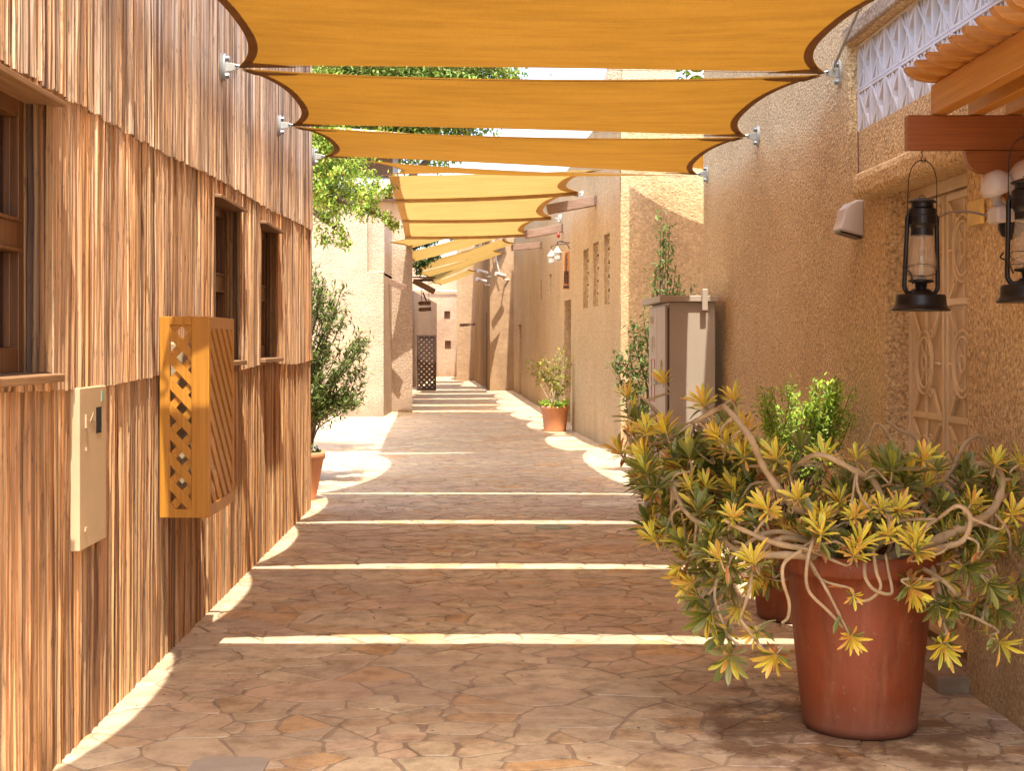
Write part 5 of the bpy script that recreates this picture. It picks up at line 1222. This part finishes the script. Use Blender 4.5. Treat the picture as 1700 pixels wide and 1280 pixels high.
for c_ in (P(575, 292, 19.5), P(540, 262, 19.5), P(612, 306, 19.3), P(545, 310, 19.2), P(585, 322, 19.1), P(560, 280, 19.8), P(530, 325, 19.0)): crown.append((tuple(c_), (.42, .4, .26)))
for (px, py, r_) in ((545, 375, .16), (560, 385, .14), (570, 398, .12), (552, 355, .17), (530, 345, .2), (575, 405, .07), (590, 345, .2), (615, 345, .13), (632, 355, .10), (645, 366, .07), (655, 372, .05), (540, 395, .08), (600, 330, .2), (620, 325, .15), (645, 312, .07)):
    c_ = P(px, py, 18.6); crown.append(((c_.x, c_.y, c_.z), (r_, r_, r_*.8)))
tree((-3.9, 19.2, 0), 'leafy tree with drooping branches over the pale wall beside the sails', [(-3.7, 19.2, 3.4), (-2.3, 18.8, 4.2), (-4.8, 19.4, 5.0), (-3.4, 19.9, 5.2), tuple(P(560, 380, 18.6)), tuple(P(640, 362, 18.6))], crown, 52000, .062, TP, rn)
tree((-4.6, 44, 0), 'large tree crown behind the sails left of the sky patch', [(-4.4, 44, 5.2), (-6, 44, 8.5), (-2.6, 44, 8.8), (-4.4, 45, 9.6), (-1, 44, 8.5)], [((-4.5, 44, 9.6), (3.0, 2, 1.4)), ((-1.6, 44, 9.5), (1.9, 1.6, 1.0)), ((-7, 44, 9.0), (2.2, 2, 1.6)), ((-3, 44.5, 8.3), (2.2, 1.5, 1.2)), ((-.6, 44, 9.7), (.8, .8, .6)), ((-3.2, 43.5, 9.9), (1.6, 1, .5)), ((-1.2, 43.5, 9.9), (1.3, 1, .5)), ((-5.2, 43.5, 9.8), (1.2, 1, .6))], 52000, .17, [(.14, .20, .03), (.2, .27, .05), (.27, .33, .08)], rn, .3)
tree((3.35, 23.5, 0), 'green tree top showing right of the roof lattice', [(3.3, 23.5, 4.6), (3.0, 23.3, 5.8), (3.9, 23.6, 5.9), (3.3, 23.7, 6.4)], [((3.2, 23.4, 6.0), (.7, .6, .7)), ((3.8, 23.6, 5.7), (.6, .6, .6)), ((2.9, 23.2, 5.2), (.35, .4, .4))], 9000, .09, [(.16, .26, .03), (.24, .34, .05)], rn, .12)
tree((-3.0, 37.2, 0), 'dark leafy branch hanging under the tan sails', [(-2.95, 37.2, 3.2), (-2.5, 37.2, 3.9), (-2.15, 37.2, 4.2), (-2.7, 37.4, 4.3)], [(tuple(P(697, 425, 37)), (.14, .2, .45)), (tuple(P(721, 425, 37)), (.16, .2, .22)), (tuple(P(700, 405, 37)), (.3, .2, .12)), (tuple(P(760, 396, 37)), (.9, .2, .06))], 2600, .09, [(.06, .09, .02), (.10, .14, .03)], rn, .06)
# palm thatch tuft on the house end
mb = MB(); rn = random.Random(5)
for k in range(160):
    a_ = LW(LEND-.1+rn.uniform(-.1, .3), -.35+rn.uniform(-.3, .35), 4.32+rn.uniform(-.05, .15)); b_ = a_+Vector((rn.uniform(.05, .42), rn.uniform(.0, .3), rn.uniform(-.30, -.05))); mb.bar(a_, b_, .012, .006)
o = mb.build('thatch_fringe', M['thatch'], house)
# litter
mb = MB(); rn = random.Random(8)
for k in range(330):
    D = rn.uniform(4.8, 16) if k < 240 else rn.uniform(5.0, 6.6); x = rn.uniform(.7, 1.85) if k >= 240 else rn.choice((rn.uniform(LX(D)+.03, LX(D)+.25), rn.uniform(LX(D), RX(D)), rn.uniform(RX(D)-.8, RX(D)-.1)))
    c_ = rn.choice(((.20, .10, .04), (.12, .07, .03), (.35, .26, .08))); tinyleaf(mb, Vector((x, D, .012)), Vector((rn.uniform(-1, 1), rn.uniform(-1, 1), .1)), Vector((rn.uniform(-.4, .4), 0, 1)), rn.uniform(.01, .035), rn.uniform(.006, .014), c_)
o = mb.build('leaf_litter', M['leaf'], recalc=False); tag(o, 'scattered dry leaf fragments on the paving', 'litter', kind='stuff')

bpy.context.view_layer.update()
